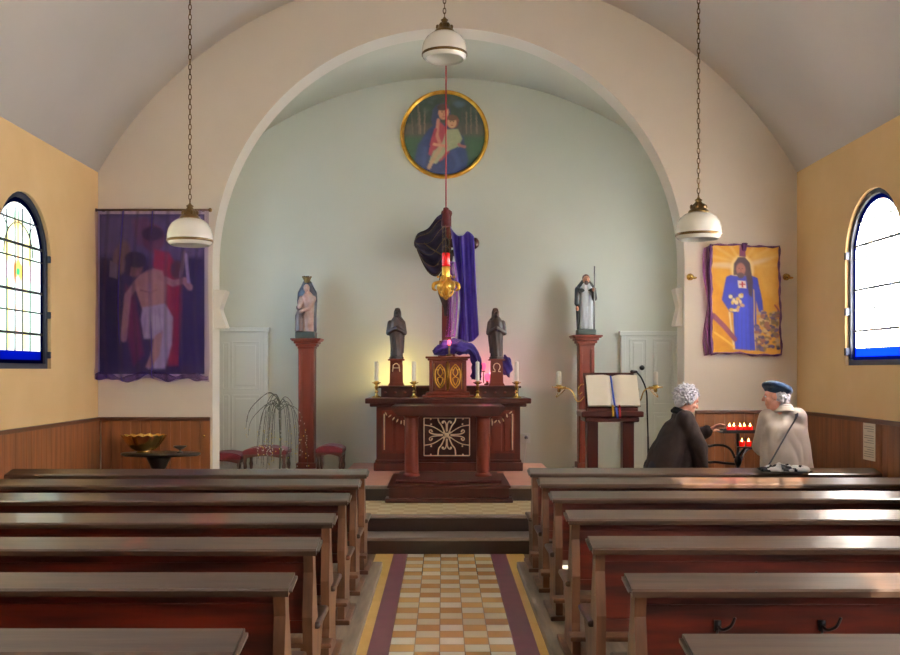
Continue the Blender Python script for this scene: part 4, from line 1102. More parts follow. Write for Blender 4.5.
# hourglass wall fittings on the jambs
for s, px0, px1, pyb, pyt, nm in ((-1, 217, 228, 329, 290, 'left'), (1, 673, 683, 327, 288, 'right')):
    a, b_ = P(px0, pyb, 9.75), P(px1, pyt, 9.75); xw = AX + s * AR
    xo = b_.x if s < 0 else a.x; zm = (a.z + b_.z) / 2; h = (b_.z - a.z) / 2; d = abs(xo - xw)
    bm = NB()
    prof = [(xw, zm - h), (xo, zm - h + .01), (xw - s * d * .45, zm), (xo, zm + h - .01), (xw, zm + h)]
    prism(bm, prof, 'Y', 9.66, 9.84); bmesh.ops.bevel(bm, geom=bm.edges[:], offset=.006, segments=2, affect='EDGES')
    solo('wall_sconce', bm, M['jamb'], 'white hourglass-shaped wall fitting on the %s jamb of the chancel arch' % nm, 'wall light', (xw, 9.75, zm - h), 'hourglass wall fittings')

# ------------------------------------------------------------------ hanging lamps
def pendant(px, pyb, label, d=7.5):
    b = P(px, pyb, d); x, zb = b.x, b.z
    ztop = VZ + math.sqrt(VR ** 2 - (x - CX) ** 2)
    r = thing('pendant_lamp', label, 'lamp', (x, d, ztop), 'opal glass pendant lamps')
    bm = NB()
    lathe(bm, (x, d, zb), [(.150, .004), (.168, .018), (.176, .05), (.176, .085), (.166, .13), (.142, .172), (.108, .2), (.075, .214), (.07, .212), (.10, .196), (.135, .168), (.158, .13), (.168, .085), (.168, .05), (.16, .022), (.145, .01)], 40, cap=False)
    sh = obj('glass_shade', bm, M['opal'], r, True)
    bm = NB(); lathe(bm, (x, d, zb), [(.1745, .030), (.1785, .034), (.1790, .046), (.1775, .05)], 40, cap=False); obj('dark_band', bm, M['oldbrass'], sh, True)
    bm = NB(); lathe(bm, (x, d, zb), [(.082, .205), (.08, .222), (.068, .235), (.055, .245), (.05, .27), (.034, .285), (.022, .30), (.03, .312), (.012, .325), (.008, .335)], 20)
    for k in range(6):
        a = k * PI / 3; ball(bm, (x + .056 * math.cos(a), d + .056 * math.sin(a), zb + .258), (.014, .014, .022), 0, 1)
    obj('brass_gallery', bm, M['oldbrass'], r, True)
    bm = NB(); lathe(bm, (x, d, zb + .10), [(.02, .12), (.022, .06), (.045, .03), (.05, 0), (.035, -.035), (.008, -.045)], 14); obj('bulb', bm, M['opal'], r, True)
    bm = NB(); z = zb + .345; k = 0
    while z < ztop - .05:
        ring = []
        for q in range(10):
            a = 2 * PI * q / 10; u, w = .011 * math.cos(a), .024 * math.sin(a)
            ring.append((x + (u if k % 2 else 0), d + (0 if k % 2 else u), z + w))
        tube(bm, ring + [ring[0]], .0038, 5, cap=False); z += .039; k += 1
    obj('chain', bm, M['oldbrass'], r, True)
    bm = NB(); lathe(bm, (x, d, ztop), [(.06, .02), (.06, -.015), (.03, -.05), (.01, -.06)], 16); obj('ceiling_rose', bm, M['oldbrass'], r, True)
pendant(190, 246, 'white opal pendant lamp hanging in front of the purple-veiled banner')
pendant(698.5, 240, 'white opal pendant lamp hanging left of the golden blue-robe banner')
pendant(444.5, 60, 'white opal pendant lamp hanging high over the aisle above the round painting')

# sanctuary lamp
d = 10.2; x = P(446, 200, d).x
zt = 1.05 + math.sqrt(4.37 ** 2 - (x - .055) ** 2)
r = thing('sanctuary_lamp', 'gilt sanctuary lamp with red glass on a long red cord before the crucifix', 'lamp', (x, d, zt))
zb_ = P(0, 226, d).z; zc_ = P(0, 208, d).z
bm = NB(); tube(bm, [(x, d, zt + .02), (x, d, zc_)], .0075, 8); obj('red_cord', bm, M['cord'], r, True)
bm = NB(); lathe(bm, (x, d, 0), [(.05, zb_), (.048, zb_ + .06), (.04, zb_ + .12), (.022, zb_ + .15), (.03, zb_ + .165), (.028, zb_ + .19), (.01, zb_ + .20)], 18); obj('bell_canopy', bm, M['redsilk'], r, True)
zg1 = P(0, 253, d).z; zg0 = P(0, 267.5, d).z
for k in range(3):
    bm = NB(); a = k * 2 * PI / 3 + .4; z = zb_
    for i in range(int((zb_ - zg1) / .022) + 3):
        px_, py_ = x + .042 * math.cos(a), d + .042 * math.sin(a)
        tube(bm, [(px_ + (.006 * math.cos(q * PI / 3) if i % 2 else 0), py_ + (0 if i % 2 else .006 * math.cos(q * PI / 3)), z - i * .02 + .013 * math.sin(q * PI / 3)) for q in range(7)], .0025, 4, cap=False)
    obj('chain', bm, M['oldbrass'], r, True)
bm = NB(); lathe(bm, (x, d, 0), [(.03, zg0), (.043, zg0 + .02), (.043, zg1 - .01), (.04, zg1)], 20); obj('red_glass', bm, M['redglass'], r, True)
zz = zg0
bm = NB(); lathe(bm, (x, d, zz), [(.04, .012), (.046, 0), (.042, -.05), (.046, -.08), (.036, -.11), (.042, -.16), (.055, -.20), (.045, -.25), (.03, -.28), (.02, -.30), (.026, -.325), (.008, -.345)], 20)
obj('gilt_bowl', bm, M['gold'], r, True)
bm = NB()
for k in range(6):
    a = k * PI / 3 + .1; u = Vector((math.cos(a), math.sin(a), 0)); c = Vector((x, d, zz))
    tube(bm, smoothpath([c + u * .035 + Vector((0, 0, -.10)), c + u * .06 + Vector((0, 0, -.15)), c + u * .125 + Vector((0, 0, -.175)), c + u * .135 + Vector((0, 0, -.225)), c + u * .10 + Vector((0, 0, -.245))]), [.008 + .012 * math.sin(PI * i / 24) for i in range(25)], 6)
    tube(bm, smoothpath([c + u * .05 + Vector((0, 0, -.21)), c + u * .075 + Vector((0, 0, -.25)), c + u * .05 + Vector((0, 0, -.30)), c + u * .02 + Vector((0, 0, -.31))]), .010, 6)
    ball(bm, c + u * .128 + Vector((0, 0, -.185)), (.014, .014, .035), 0, 1); ball(bm, c + u * .085 + Vector((0, 0, -.10)), .016, 0, 1)
obj('gilt_scrolls', bm, M['gold'], r, True)

# ------------------------------------------------------------------ chancel furniture: stools, twig plant
def stool(x0, x1, y0, zs, label, zf=.30):
    xc = (x0 + x1) / 2; w = (x1 - x0) / 2; dp = .21
    r = thing('stool', label, 'stool', (xc, y0 + dp, zf), 'red velvet stools against the chancel wall')
    bm = NB(); n = 16
    prism(bm, [(xc - w, zs - .09), (xc - w, zs - .05)] + [(xc - w + 2 * w * k / n, zs - .05 + .05 * math.sin(PI * k / n) ** .6) for k in range(1, n)] + [(xc + w, zs - .05), (xc + w, zs - .09)], 'Y', y0, y0 + 2 * dp)
    bmesh.ops.bevel(bm, geom=[e for e in bm.edges if abs(e.verts[0].co.y - e.verts[1].co.y) < 1e-4], offset=.012, segments=2, affect='EDGES')
    obj('seat', bm, M['velvet'], r, False)
    bm = NB()
    for yy in (y0 + .004, y0 + 2 * dp - .034): 
        prism(bm, [(xc - w + .01, zs - .09), (xc - w + .01, zs - .135)] + [(xc - w + .05 + (2 * w - .1) * k / 10, zs - .135 + .028 * math.sin(PI * k / 10)) for k in range(11)] + [(xc + w - .01, zs - .135), (xc + w - .01, zs - .09)], 'Y', yy, yy + .03)
    for xx in (xc - w + .01, xc + w - .04): box(bm, xx, xx + .03, y0 + .03, y0 + 2 * dp - .03, zs - .13, zs - .09)
    obj('seat_rail', bm, M['darktrim'], r)
    for xx in (xc - w + .03, xc + w - .03):
        for yy in (y0 + .03, y0 + 2 * dp - .03):
            bm = NB(); lathe(bm, (xx, yy, 0), [(.016, zf), (.02, zf + .04), (.015, zf + .1), (.024, zf + .18), (.018, zf + .22), (.025, zs - .1)], 12); obj('leg', bm, M['darktrim'], r, True)
stool(-2.93, -2.475, 11.75, .64, 'red velvet stool cut off by the arch jamb, before the left door')
stool(-2.43, -1.90, 11.62, .715, 'red velvet stool behind the arching twig plant')
stool(-1.545, -1.215, 11.62, .735, 'red velvet stool between the left statue pedestal and the high altar')

x, y = -1.845, 10.85
r = thing('twig_plant', 'bare arching weeping twig plant with pale and yellow blossoms', 'plant', (x, y, .30))
bm = NB(); lathe(bm, (x, y, .30), [(.10, 0), (.13, .02), (.15, .2), (.16, .22), (.145, .22), (.13, .19)], 20); obj('pot', bm, M['pot'], r, True)
bm = NB(); tube(bm, smoothpath([(x, y, .48), (x + .01, y, .8), (x, y, 1.1), (x - .005, y, 1.30)]), .012, 8); obj('stem', bm, M['stem'], r, True)
bmT, bmB = NB(), NB(); rr = random.Random(11)
tips = []
for k in range(26):
    a = rr.uniform(0, 2 * PI); sp_ = rr.uniform(.10, .30) if k > 2 else .34
    if k < 3: a = PI + rr.uniform(-.3, .3)
    u = Vector((math.cos(a), math.sin(a) * .8, 0)); top = Vector((x, y, rr.uniform(1.18, 1.31)))
    zl = rr.uniform(.5, .8) if k > 2 else rr.uniform(.9, 1.1)
    pts = smoothpath([top, top + u * sp_ * .35 + Vector((0, 0, .07 if k > 2 else .09)), top + u * sp_ * .8 + Vector((0, 0, -.02)), Vector((x, y, (top.z + zl) / 2)) + u * sp_ * 1.05, Vector((x, y, zl)) + u * sp_ * 1.12], 7)
    tube(bmT, pts, [.005 - .003 * i / len(pts) for i in range(len(pts))], 5)
    for p in pts[8:]:
        for q in range(2 if p.z < 1.0 else 1):
            if rr.random() < .35: continue
            ball(bmB, p + Vector((rr.uniform(-.02, .02), rr.uniform(-.02, .02), rr.uniform(-.02, .02))), (.005, .005, .008), 1 if rr.random() < .3 and p.z < 1.0 else 0, 1)
obj('arching_twigs', bmT, M['stem'], r, True)
o = obj('blossoms', bmB, [M['catkin'], M['yellowegg']], r, True); o['kind'] = 'stuff'

# small pedestal table with shell bowl
x, y = -2.675, 9.1
r = thing('pedestal_table', 'small dark oval pedestal table before the left wainscot', 'table', (x, y, .0))
bm = NB(); lathe(bm, (x, y, 0), [(.355, .838), (.375, .848), (.375, .862), (.365, .868)], 40, sy=.5); obj('tabletop', bm, M['darkbowl'], r, True)
bm = NB(); lathe(bm, (x - .02, y, 0), [(.12, .84), (.105, .80), (.075, .74), (.055, .70), (.045, .5), (.055, .2), (.07, .12)], 20); obj('pedestal_stem', bm, M['darkbowl'], r, True)
bm = NB(); lathe(bm, (x - .02, y, 0), [(.2, 0), (.2, .03), (.16, .06), (.06, .13)], 24); obj('pedestal_foot', bm, M['darkbowl'], r, True)
# scalloped bowl
bx_, by_ = P(144, 450, 9.1).x, 9.1
bm = NB()
def bowl_prof(h): return .08 + .125 * (h ** .6)
def bw(u, v, inset=0):
    a = 2 * PI * u; h = v
    fr = 1 + (.07 * abs(math.cos(8 * a)) + .0) * h
    rr_ = (bowl_prof(h) - inset) * fr
    return (bx_ + rr_ * math.cos(a), by_ + rr_ * .8 * math.sin(a), .888 + .145 * h + .006 * math.cos(16 * a) * h ** 4 + inset * .6 * (1 - h))
sheet(bm, lambda u, v: bw(u, v), 96, 12); sheet(bm, lambda u, v: bw(u, v, .008), 96, 12)
bmesh.ops.remove_doubles(bm, verts=bm.verts, dist=1e-4)
lathe(bm, (bx_, by_, .869), [(.075, 0), (.06, .01), (.085, .026)], 24, sy=.8)
solo('shell_bowl', bm, M['bowlgold'], 'gold scalloped shell bowl on the small oval table', 'bowl', (bx_, by_, .869), smooth=True)
sx_ = P(181.5, 450, 9.1).x
bm = NB(); lathe(bm, (sx_, 9.05, .869), [(.03, 0), (.032, .006), (.01, .014), (.01, .03), (.045, .045), (.062, .06), (.062, .066), (.04, .054), (.005, .05)], 22)
solo('footed_dish', bm, M['darkbowl'], 'little dark footed dish beside the gold shell bowl', 'dish', (sx_, 9.05, .869), smooth=True)
bm = NB(); c = P(204, 436, 9.57); lathe(bm, (c.x, 9.578, c.z), [(.012, 0), (.014, -.008), (.006, -.014)], 10, axis='Y')
solo('brass_knob', bm, M['brass'], 'tiny brass knob on the wainscot beside the left arch jamb', 'knob', (c.x, 9.578, c.z), smooth=True)

# ------------------------------------------------------------------ lectern, book, microphone
LYd = 9.8
x0, x1 = 1.395, 2.02; xm = (x0 + x1) / 2
r = thing('lectern', 'dark wooden lectern with two brass candle arms, right of the altar table', 'lectern', (xm, LYd, .30))
bm = NB()
def slant(bm, xa, xb, ya, yb, za, zb2, th, bev=.006):
    prism(bm, [(ya, za), (yb, zb2), (yb, zb2 + th), (ya, za + th)], 'X', xa, xb)
box(bm, x0 + .04, x1 - .04, LYd - .13, LYd + .23, 1.125, 1.175, .012); box(bm, x0, x1, LYd - .16, LYd + .25, 1.175, 1.235, .014); obj('lectern_head', bm, M['darkred'], r)
bm = NB(); slant(bm, x0 + .05, x1 - .05, LYd - .10, LYd + .12, 1.235, 1.60, .022); box(bm, x0 + .06, x1 - .06, LYd - .15, LYd - .125, 1.235, 1.262, .004); box(bm, xm - .1, xm + .1, LYd + .04, LYd + .14, 1.23, 1.45); obj('book_rest', bm, M['darkred'], r)
for a, b_ in ((1.465, 1.575), (1.825, 1.94)):
    bm = NB(); box(bm, a, b_, LYd - .06, LYd + .08, .36, 1.13, .006); obj('leg', bm, M['darkred'], r)
bm = NB(); box(bm, x0 + .02, x1 - .02, LYd - .14, LYd + .2, .30, .37, .01); obj('lectern_base', bm, M['darkred'], r)
for s, pxc in ((-1, 560), (1, 657.5)):
    e = P(pxc, 390, LYd); x_e = (x0 + .06) if s < 0 else (x1 - .06); Y = LYd + .09
    bm = NB(); xx = lambda f: x_e + (e.x - x_e) * f
    tube(bm, smoothpath([(x_e, Y, 1.38), (xx(.15), Y, 1.33), (xx(.32), Y, 1.34), (xx(.45), Y, 1.42), (xx(.65), Y, 1.46), (e.x, Y, 1.455)]), .007, 8)
    tube(bm, smoothpath([(x_e, Y, 1.50), (xx(.12), Y, 1.50), (xx(.24), Y, 1.45), (xx(.2), Y, 1.40), (xx(.08), Y, 1.42)]), .005, 7)
    tube(bm, smoothpath([(xx(.75), Y, 1.45), (xx(.95), Y, 1.40), (xx(1.1), Y, 1.37), (xx(1.05), Y, 1.41)]), .005, 7)
    lathe(bm, (e.x, Y, 1.45), [(.012, -.03), (.02, -.01), (.015, .006), (.06, .018), (.072, .026), (.06, .028), (.028, .026), (.028, .045)], 20)
    for k in range(6): ball(bm, (e.x + .066 * math.cos(k * PI / 3), Y + .066 * math.sin(k * PI / 3), 1.474), .010, 0, 1)
    o = obj('candle_arm', bm, M['brass'], r, True)
    bm = NB(); lathe(bm, (e.x, Y, 1.478), [(.026, 0), (.025, .145), (.02, .155), (.006, .157)], 14); obj('candle', bm, M['wax'], o, True)
# book
b0 = Vector((0, LYd - .088, 1.264)); b1 = Vector((0, LYd + .09, 1.575)); ax = (b1 - b0); nrm = Vector((0, -ax.z, ax.y)).normalized(); b0 = b0 + nrm * .024
bxm = P(612, 390, LYd).x
r = thing('open_book', 'large open book with cream pages on the lectern', 'book', (bxm, LYd - .08, 1.264))
bm = NB()
for s in (-1, 1):
    n = 14; V = []
    for k in range(n + 1):
        u = k / n; w = .262 * u; h = .010 + .040 * math.sin(min(u * 2.4, 1) * PI / 2) * (1 - .45 * u) + (.0 if u > .05 else -.004)
        V.append((s * w, h))
    poly = V + [(s * .262, .006), (0, .006)]
    lo = [bm.verts.new(Vector((bxm + p[0], 0, 0)) + b0 + nrm * p[1] + Vector((0, 0, 0.0))) for p in poly]
    hi = [bm.verts.new(Vector((bxm + p[0], 0, 0)) + b0 + ax * .98 + nrm * p[1]) for p in poly]
    fs = [bm.faces.new(lo), bm.faces.new(hi)]
    for i in range(len(poly)): fs.append(bm.faces.new((lo[i], hi[i], hi[(i + 1) % len(poly)], lo[(i + 1) % len(poly)])))
    bmesh.ops.recalc_face_normals(bm, faces=fs)
autosmooth(obj('pages', bm, M['page'], r))
bm = NB()
def cf(u, v): 
    return Vector((bxm - .27 + .54 * u, 0, 0)) + b0 + ax * v * .995 + nrm * .0035
sheet(bm, cf, 2, 2); thick(bm, .003); obj('cover', bm, M['darktrim'], r)
for m_, dx, ln, w in ((M['blue_ribbon'], .0, -.15, .009), (M['gold_ribbon'], -.025, -.13, .01), (M['red_ribbon'], .045, -.15, .009)):
    bm = NB()
    st = [b0 + ax * .96 + nrm * .03, b0 + ax * .5 + nrm * .028, b0 + ax * .02 + nrm * .035, b0 + nrm * .06 + Vector((0, -.02, -.02)), b0 + Vector((0, -.098, -.06)), b0 + Vector((0, -.098, ln + .04))]
    if m_ is not M['blue_ribbon']: st = st[2:]
    path = smoothpath(st, 8); off = Vector((bxm + dx, 0, 0))
    sheet(bm, lambda u, v: off + path[int(round(v * (len(path) - 1)))] + Vector(((u - .5) * 2 * w + (.05 * (v - .3) * .6 if m_ is M['blue_ribbon'] else 0), 0, 0)), 1, len(path) - 1); thick(bm, .002)
    obj('ribbon', bm, m_, r)
# microphone
mx_ = P(648, 440, 10.12).x; Y = 10.12
r = thing('microphone_stand', 'black gooseneck microphone stand beside the lectern', 'microphone', (mx_ + .01, Y, .30))
hd = P(634.5, 371, Y)
bm = NB(); tube(bm, [(mx_ + .01, Y, .31), (mx_ + .0, Y, .95)], .011, 10); tube(bm, smoothpath([(mx_, Y, .95), (mx_ - .008, Y, 1.2), P(646.5, 392, Y), P(642, 379, Y), P(637, 372.5, Y), hd], 8), .0085, 8); obj('gooseneck', bm, M['blackmetal'], r, True)
bm = NB(); capsule(bm, hd + Vector((.02, 0, -.006)), .014, hd + Vector((-.03, -.02, -.008)), .020); obj('microphone_head', bm, M['blackmetal'], r, True)
bm = NB(); lathe(bm, (mx_ + .01, Y, .30), [(.12, 0), (.12, .012), (.03, .025), (.014, .04)], 24); obj('stand_base', bm, M['blackmetal'], r, True)
# socket on the chancel wall
a, b_ = P(522, 443, YE), P(530, 433, YE)
r = thing('power_socket', 'white power socket with plug on the chancel wall right of the high altar', 'socket', ((a.x + b_.x) / 2, YE, a.z))
bm = NB(); box(bm, a.x, b_.x, YE - .025, YE, a.z, b_.z, .006); obj('socket_plate', bm, M['socket'], r)
bm = NB(); lathe(bm, ((a.x + b_.x) / 2, YE - .025, (a.z + b_.z) / 2 + .01), [(.024, 0), (.022, -.03), (.01, -.04)], 12, axis='Y'); obj('plug', bm, M['pot'], r, True)
bm = NB(); tube(bm, smoothpath([((a.x + b_.x) / 2, YE - .06, (a.z + b_.z) / 2 + .01), ((a.x + b_.x) / 2 - .01, YE - .05, a.z - .06), ((a.x + b_.x) / 2 - .03, YE - .03, a.z - .25), ((a.x + b_.x) / 2 - .03, YE - .03, .47)]), .005, 6); obj('flex', bm, M['socket'], r, True)

# notice on the right wainscot
ya_, yb_ = 7.81, 8.03; xw = XR - .022
r = thing('notice_sheet', 'white printed notice sheet pinned to the right wainscot', 'notice', (xw, 7.92, .905))
bm = NB(); box(bm, xw - .004, xw, ya_, yb_, .905, 1.21); obj('sheet', bm, M['paper'], r)
bm = NB()
for k in range(14):
    if k in (3, 8): continue
    z = 1.185 - k * .019; box(bm, xw - .0048, xw - .004, ya_ + .02, yb_ - .02 - (.06 if k % 4 == 2 else 0), z - .004, z)
obj('printed_lines', bm, M['ink'], r)

# ------------------------------------------------------------------ votive candle rack
rx, ry = P(738, 430, 8.65).x, 8.65
r = thing('votive_rack', 'black iron votive candle rack between the two women', 'candle rack', (rx, ry, 0))
ztr = 1.085
bm = NB(); tube(bm, [(rx, ry, .02), (rx, ry, ztr)], .016, 10); lathe(bm, (rx, ry, 0), [(.2, 0), (.2, .02), (.06, .05), (.02, .08)], 24); lathe(bm, (rx, ry, .78), [(.016, 0), (.03, .03), (.036, .06), (.022, .09), (.016, .1)], 16)
obj('post', bm, M['iron'], r, True)
bm = NB(); box(bm, rx - .165, rx + .13, ry - .10, ry + .10, ztr, ztr + .014, .004)
for yy in (ry - .1, ry + .1): box(bm, rx - .165, rx + .13, yy - .004, yy + .004, ztr + .01, ztr + .03)
obj('top_tray', bm, M['iron'], r)
zlt = .955
bm = NB(); lathe(bm, (rx + .045, ry - .06, zlt), [(.068, 0), (.068, .01)], 20); tube(bm, [(rx, ry, zlt - .08), (rx + .045, ry - .06, zlt)], .012, 8); obj('lower_tray', bm, M['iron'], r, False)
arms = [[(735, 458), (731, 450), (725, 446), (716, 445), (709, 446.5)], [(738, 464), (728, 463.5), (716, 462), (709, 462.5)], [(741, 460), (744, 453), (747, 450), (749, 449)]]
for A_ in arms:
    bm = NB(); tube(bm, smoothpath([P(q[0], q[1], ry + .05 * i) for i, q in enumerate(A_)]), .012, 8); e = P(*A_[-1], ry + .05 * (len(A_) - 1)); lathe(bm, e, [(.012, -.005), (.05, .004), (.05, .012)], 14); obj('curved_arm', bm, M['iron'], r, True)
vm = [None]
def votive(x, y, z, label):
    if vm[0] is None:
        v = thing('votive_candle', label, 'candle', (x, y, z), 'lit red votive candles')
        bm = NB(); lathe(bm, (x, y, z), [(.02, 0), (.024, .01), (.027, .045), (.025, .047), (.02, .03)], 16); obj('glass_cup', bm, M['votive'], v, True)
        bm = NB(); lathe(bm, (x, y, z + .028), [(.003, 0), (.008, .010), (.009, .018), (.0045, .034), (.001, .046)], 10); obj('flame', bm, M['flame'], v, True); vm[0] = v
    else:
        v = copy_tree(vm[0]); v.location = (x, y, z); v['label'] = label
for k, px in enumerate((728.5, 733.5, 739, 744, 749)):
    votive(P(px, 0, 8.65).x, ry - .03 + .02 * (k % 2), ztr + .0145, ['lit red votive candle at the left end of the upper tray, by the hand', 'lit red votive candle, second from the left on the upper tray', 'lit red votive candle in the middle of the upper tray', 'lit red votive candle, second from the right on the upper tray', 'lit red votive candle at the right end of the upper tray'][k])
votive(rx + .015, ry - .065, zlt + .011, 'lit red votive candle on the left of the lower tray')
votive(rx + .075, ry - .065, zlt + .011, 'lit red votive candle on the right of the lower tray')

# ------------------------------------------------------------------ people
def rib(bm, c0, r0, c1, r1, seg=8):
    """stack of ellipses between c0 and c1 as a tapered solid"""
    capsule(bm, c0, r0, c1, r1)

def fingers(bm, wrist, dirv, palmn, L=.17, curl=.5, thumb_side=1):
    """hand of a palm, four unequal bent fingers and a thumb"""
    dv_ = Vector(dirv).normalized(); n = Vector(palmn); n = (n - dv_ * n.dot(dv_)).normalized(); s = dv_.cross(n) * thumb_side
    w = Vector(wrist)
    for k in (-1.2, -.4, .4, 1.2): capsule(bm, w + s * k * .012, .014, w + dv_ * .078 + s * k * .019, .0115)
    for k, fl in ((-1.5, .062), (-.5, .074), (.5, .079), (1.5, .070)):
        p = w + dv_ * .08 + s * k * .0185; d1 = (dv_ + s * k * .05 + n * curl * .5).normalized(); d2 = (dv_ + n * curl * 1.4).normalized(); d3 = (dv_ * .6 + n * curl * 2.2).normalized()
        p1 = p + d1 * fl * .45; p2 = p1 + d2 * fl * .32; p3 = p2 + d3 * fl * .24
        capsule(bm, p, .0095, p1, .009); capsule(bm, p1, .009, p2, .0082); capsule(bm, p2, .0082, p3, .0072)
    p = w + dv_ * .02 + s * .03; p1 = p + (dv_ * .7 + s * .7 + n * .3).normalized() * .04; p2 = p1 + (dv_ * .9 + s * .2 + n * .5).normalized() * .034
    capsule(bm, p, .013, p1, .0105); capsule(bm, p1, .0105, p2, .009)

def head(bm, c, fwd, up=(0, 0, 1), k=1.0):
    """skull, jaw, nose, lips, brow, ears; returns axes"""
    f = Vector(fwd).normalized(); u = Vector(up); u = (u - f * u.dot(f)).normalized(); s = f.cross(u)
    R_ = Matrix((s, f, u)).transposed(); c = Vector(c)
    def q(a, b_, d_): return c + (s * a + f * b_ + u * d_) * k
    ball(bm, q(0, -.012, .025), (.076 * k, .094 * k, .085 * k), 0, 3, R_)
    ball(bm, q(0, .022, -.035), (.06 * k, .068 * k, .078 * k), 0, 3, R_)
    ball(bm, q(0, .062, -.092), (.028 * k, .024 * k, .022 * k), 0, 2, R_)
    capsule(bm, q(0, .086, .012), .010 * k, q(0, .106, -.022), .013 * k)
    capsule(bm, q(-.018, .085, -.06), .008 * k, q(.018, .085, -.06), .008 * k); capsule(bm, q(-.014, .082, -.072), .008 * k, q(.014, .082, -.072), .008 * k)
    capsule(bm, q(-.04, .074, .026), .010 * k, q(.04, .074, .026), .010 * k)
    for e in (-1, 1):
        ball(bm, q(e * .045, .06, -.025), (.022 * k, .022 * k, .022 * k), 0, 2)
        ball(bm, q(e * .078, -.008, -.012), (.011 * k, .02 * k, .033 * k), 0, 2, R_)
    return q, R_

def eyes(q, parent):
    for e in (-1, 1):
        bm = NB(); ball(bm, q(e * .030, .0745, .006), .0085, 0, 2); obj('eye', bm, M['scarfw'], parent, True)

# first woman: white hair, dark jacket, bending forward to light a candle; she faces +x
def weave(bm, A, ra, B, rb, n=7, w=.11, taper=1.0):
    """a wide soft slab between A and B made of close capsules side by side along y"""
    for k in range(n):
        f = (k / (n - 1) - .5) * 2
        capsule(bm, Vector(A) + Vector((0, f * w, 0)), ra * (1 - .18 * f * f), Vector(B) + Vector((0, f * w * taper, 0)), rb * (1 - .18 * f * f))
def weavex(bm, A, ra, B, rb, n=7, w=.11, w2=.11):
    for k in range(n):
        f = (k / (n - 1) - .5) * 2
        capsule(bm, Vector(A) + Vector((f * w, 0, 0)), ra * (1 - .2 * f * f), Vector(B) + Vector((f * w2, 0, 0)), rb * (1 - .2 * f * f))
def wrinkle(o, tex=14, amp=.012, sz=(1, 1, 1)):
    me = o.data; me.update()
    off = [noise.noise(Vector((v.co.x * tex * sz[0], v.co.y * tex * sz[1], v.co.z * tex * sz[2]))) for v in me.vertices]
    nr = [v.normal.copy() for v in me.vertices]
    for v, k, n_ in zip(me.vertices, off, nr): v.co += n_ * (amp * (abs(k) * 2 - .5))
wx, wy = 1.90, 8.42
r1 = tag(obj('person', NB(), M['skin']), 'white-haired woman in dark jacket leaning forward to light a votive candle', 'person')
def v1(px, py, dy=0.0): return P(px, py, wy + dy)
hipR, hipL = Vector((1.90, wy - .09, .78)), Vector((1.90, wy + .09, .78))
hc = v1(688.5, 400.5); hc = Vector((hc.x, wy + .02, hc.z))
shR, shL = Vector((2.085, wy - .16, 1.225)), Vector((2.13, wy + .16, 1.215))
elR = Vector((2.195, wy - .20, .985)); wrR = Vector((2.235, wy - .15, .755))
elL = Vector((2.20, wy + .25, 1.02)); wrL = v1(708.5, 430.5, .20)
hdir = (P(722, 423, 8.58) - wrL).normalized()
bm = NB()
weave(bm, (1.93, wy, .82), .11, (2.06, wy, 1.10), .10, 5, .08); weave(bm, (2.06, wy, 1.10), .10, (2.09, wy, 1.20), .06, 5, .09)
capsule(bm, shR, .06, shL, .06); capsule(bm, (2.10, wy, 1.21), .055, hc + Vector((-.03, 0, -.07)), .05)
for h_, kx, fx in ((hipR, (1.95, wy - .09, .43), (1.90, wy - .09, .09)), (hipL, (1.93, wy + .10, .43), (1.86, wy + .10, .09))):
    capsule(bm, h_, .10, kx, .062); capsule(bm, kx, .06, fx, .04); capsule(bm, fx, .04, (fx[0] + .13, fx[1], .035), .032)
for s_, e_, w_ in ((shR, elR, wrR), (shL, elL, wrL)):
    capsule(bm, s_, .052, e_, .042); capsule(bm, e_, .042, w_, .026)
fingers(bm, wrL, hdir, (0, -.3, -1), curl=.35, thumb_side=1); fingers(bm, wrR, (.25, .1, -.95), (.9, .2, 0), curl=.5)
q1, R1 = head(bm, hc, (.88, .12, -.42), (.3, 0, 1), .98)
bmesh.ops.translate(bm, verts=bm.verts, vec=(-wx, -wy, 0)); bm.to_mesh(r1.data); bm.free(); r1.location = (wx, wy, 0)
fuse(r1, .0072, 3)
eyes(q1, r1)
bm = NB(); ball(bm, q1(0, -.03, .042), (.09, .098, .082), 0, 4, R1); ball(bm, q1(0, -.065, -.025), (.078, .05, .07), 0, 3, R1)
for e in (-1, 1): ball(bm, q1(e * .068, -.012, .008), (.026, .042, .048), 0, 3, R1)
rr = random.Random(5)
for k in range(420):
    d_ = Vector((rr.gauss(0, 1), rr.gauss(-.15, 1), rr.gauss(.25, 1))).normalized()
    if d_.y > .5 and d_.z < .5: continue
    if d_.z < -.75: continue
    g_ = rr.uniform(.96, 1.16); p = q1(d_.x * .092 * g_, -.032 + d_.y * .098 * g_, .032 + d_.z * .088 * g_)
    t_ = Vector((rr.gauss(0, 1), rr.gauss(0, 1), rr.gauss(0, 1))).normalized() * rr.uniform(.012, .028)
    capsule(bm, p - t_, .0065, p + t_, .005)
fuse(obj('hair', bm, M['hair'], r1), .0048, 1, .3)
bm = NB()
weave(bm, (1.905, wy, .66), .155, (1.955, wy, .90), .15, 9, .13); weave(bm, (1.955, wy, .90), .15, (2.055, wy, 1.12), .115, 9, .13, .95); weave(bm, (2.055, wy, 1.12), .115, (2.10, wy, 1.19), .075, 9, .12, .95)
weave(bm, (2.06, wy, .68), .13, (2.06, wy, .92), .12, 7, .11); weave(bm, (2.06, wy, .92), .12, (2.11, wy, 1.12), .09, 7, .11)
capsule(bm, shR, .082, shL, .082); capsule(bm, (2.07, wy - .04, 1.235), .06, (2.07, wy + .04, 1.235), .06)
for s_, e_, w_, cu in ((shR, elR, wrR, .94), (shL, elL, wrL, .93)):
    capsule(bm, s_, .084, e_, .074); capsule(bm, e_, .074, Vector(e_).lerp(Vector(w_), cu), .055)
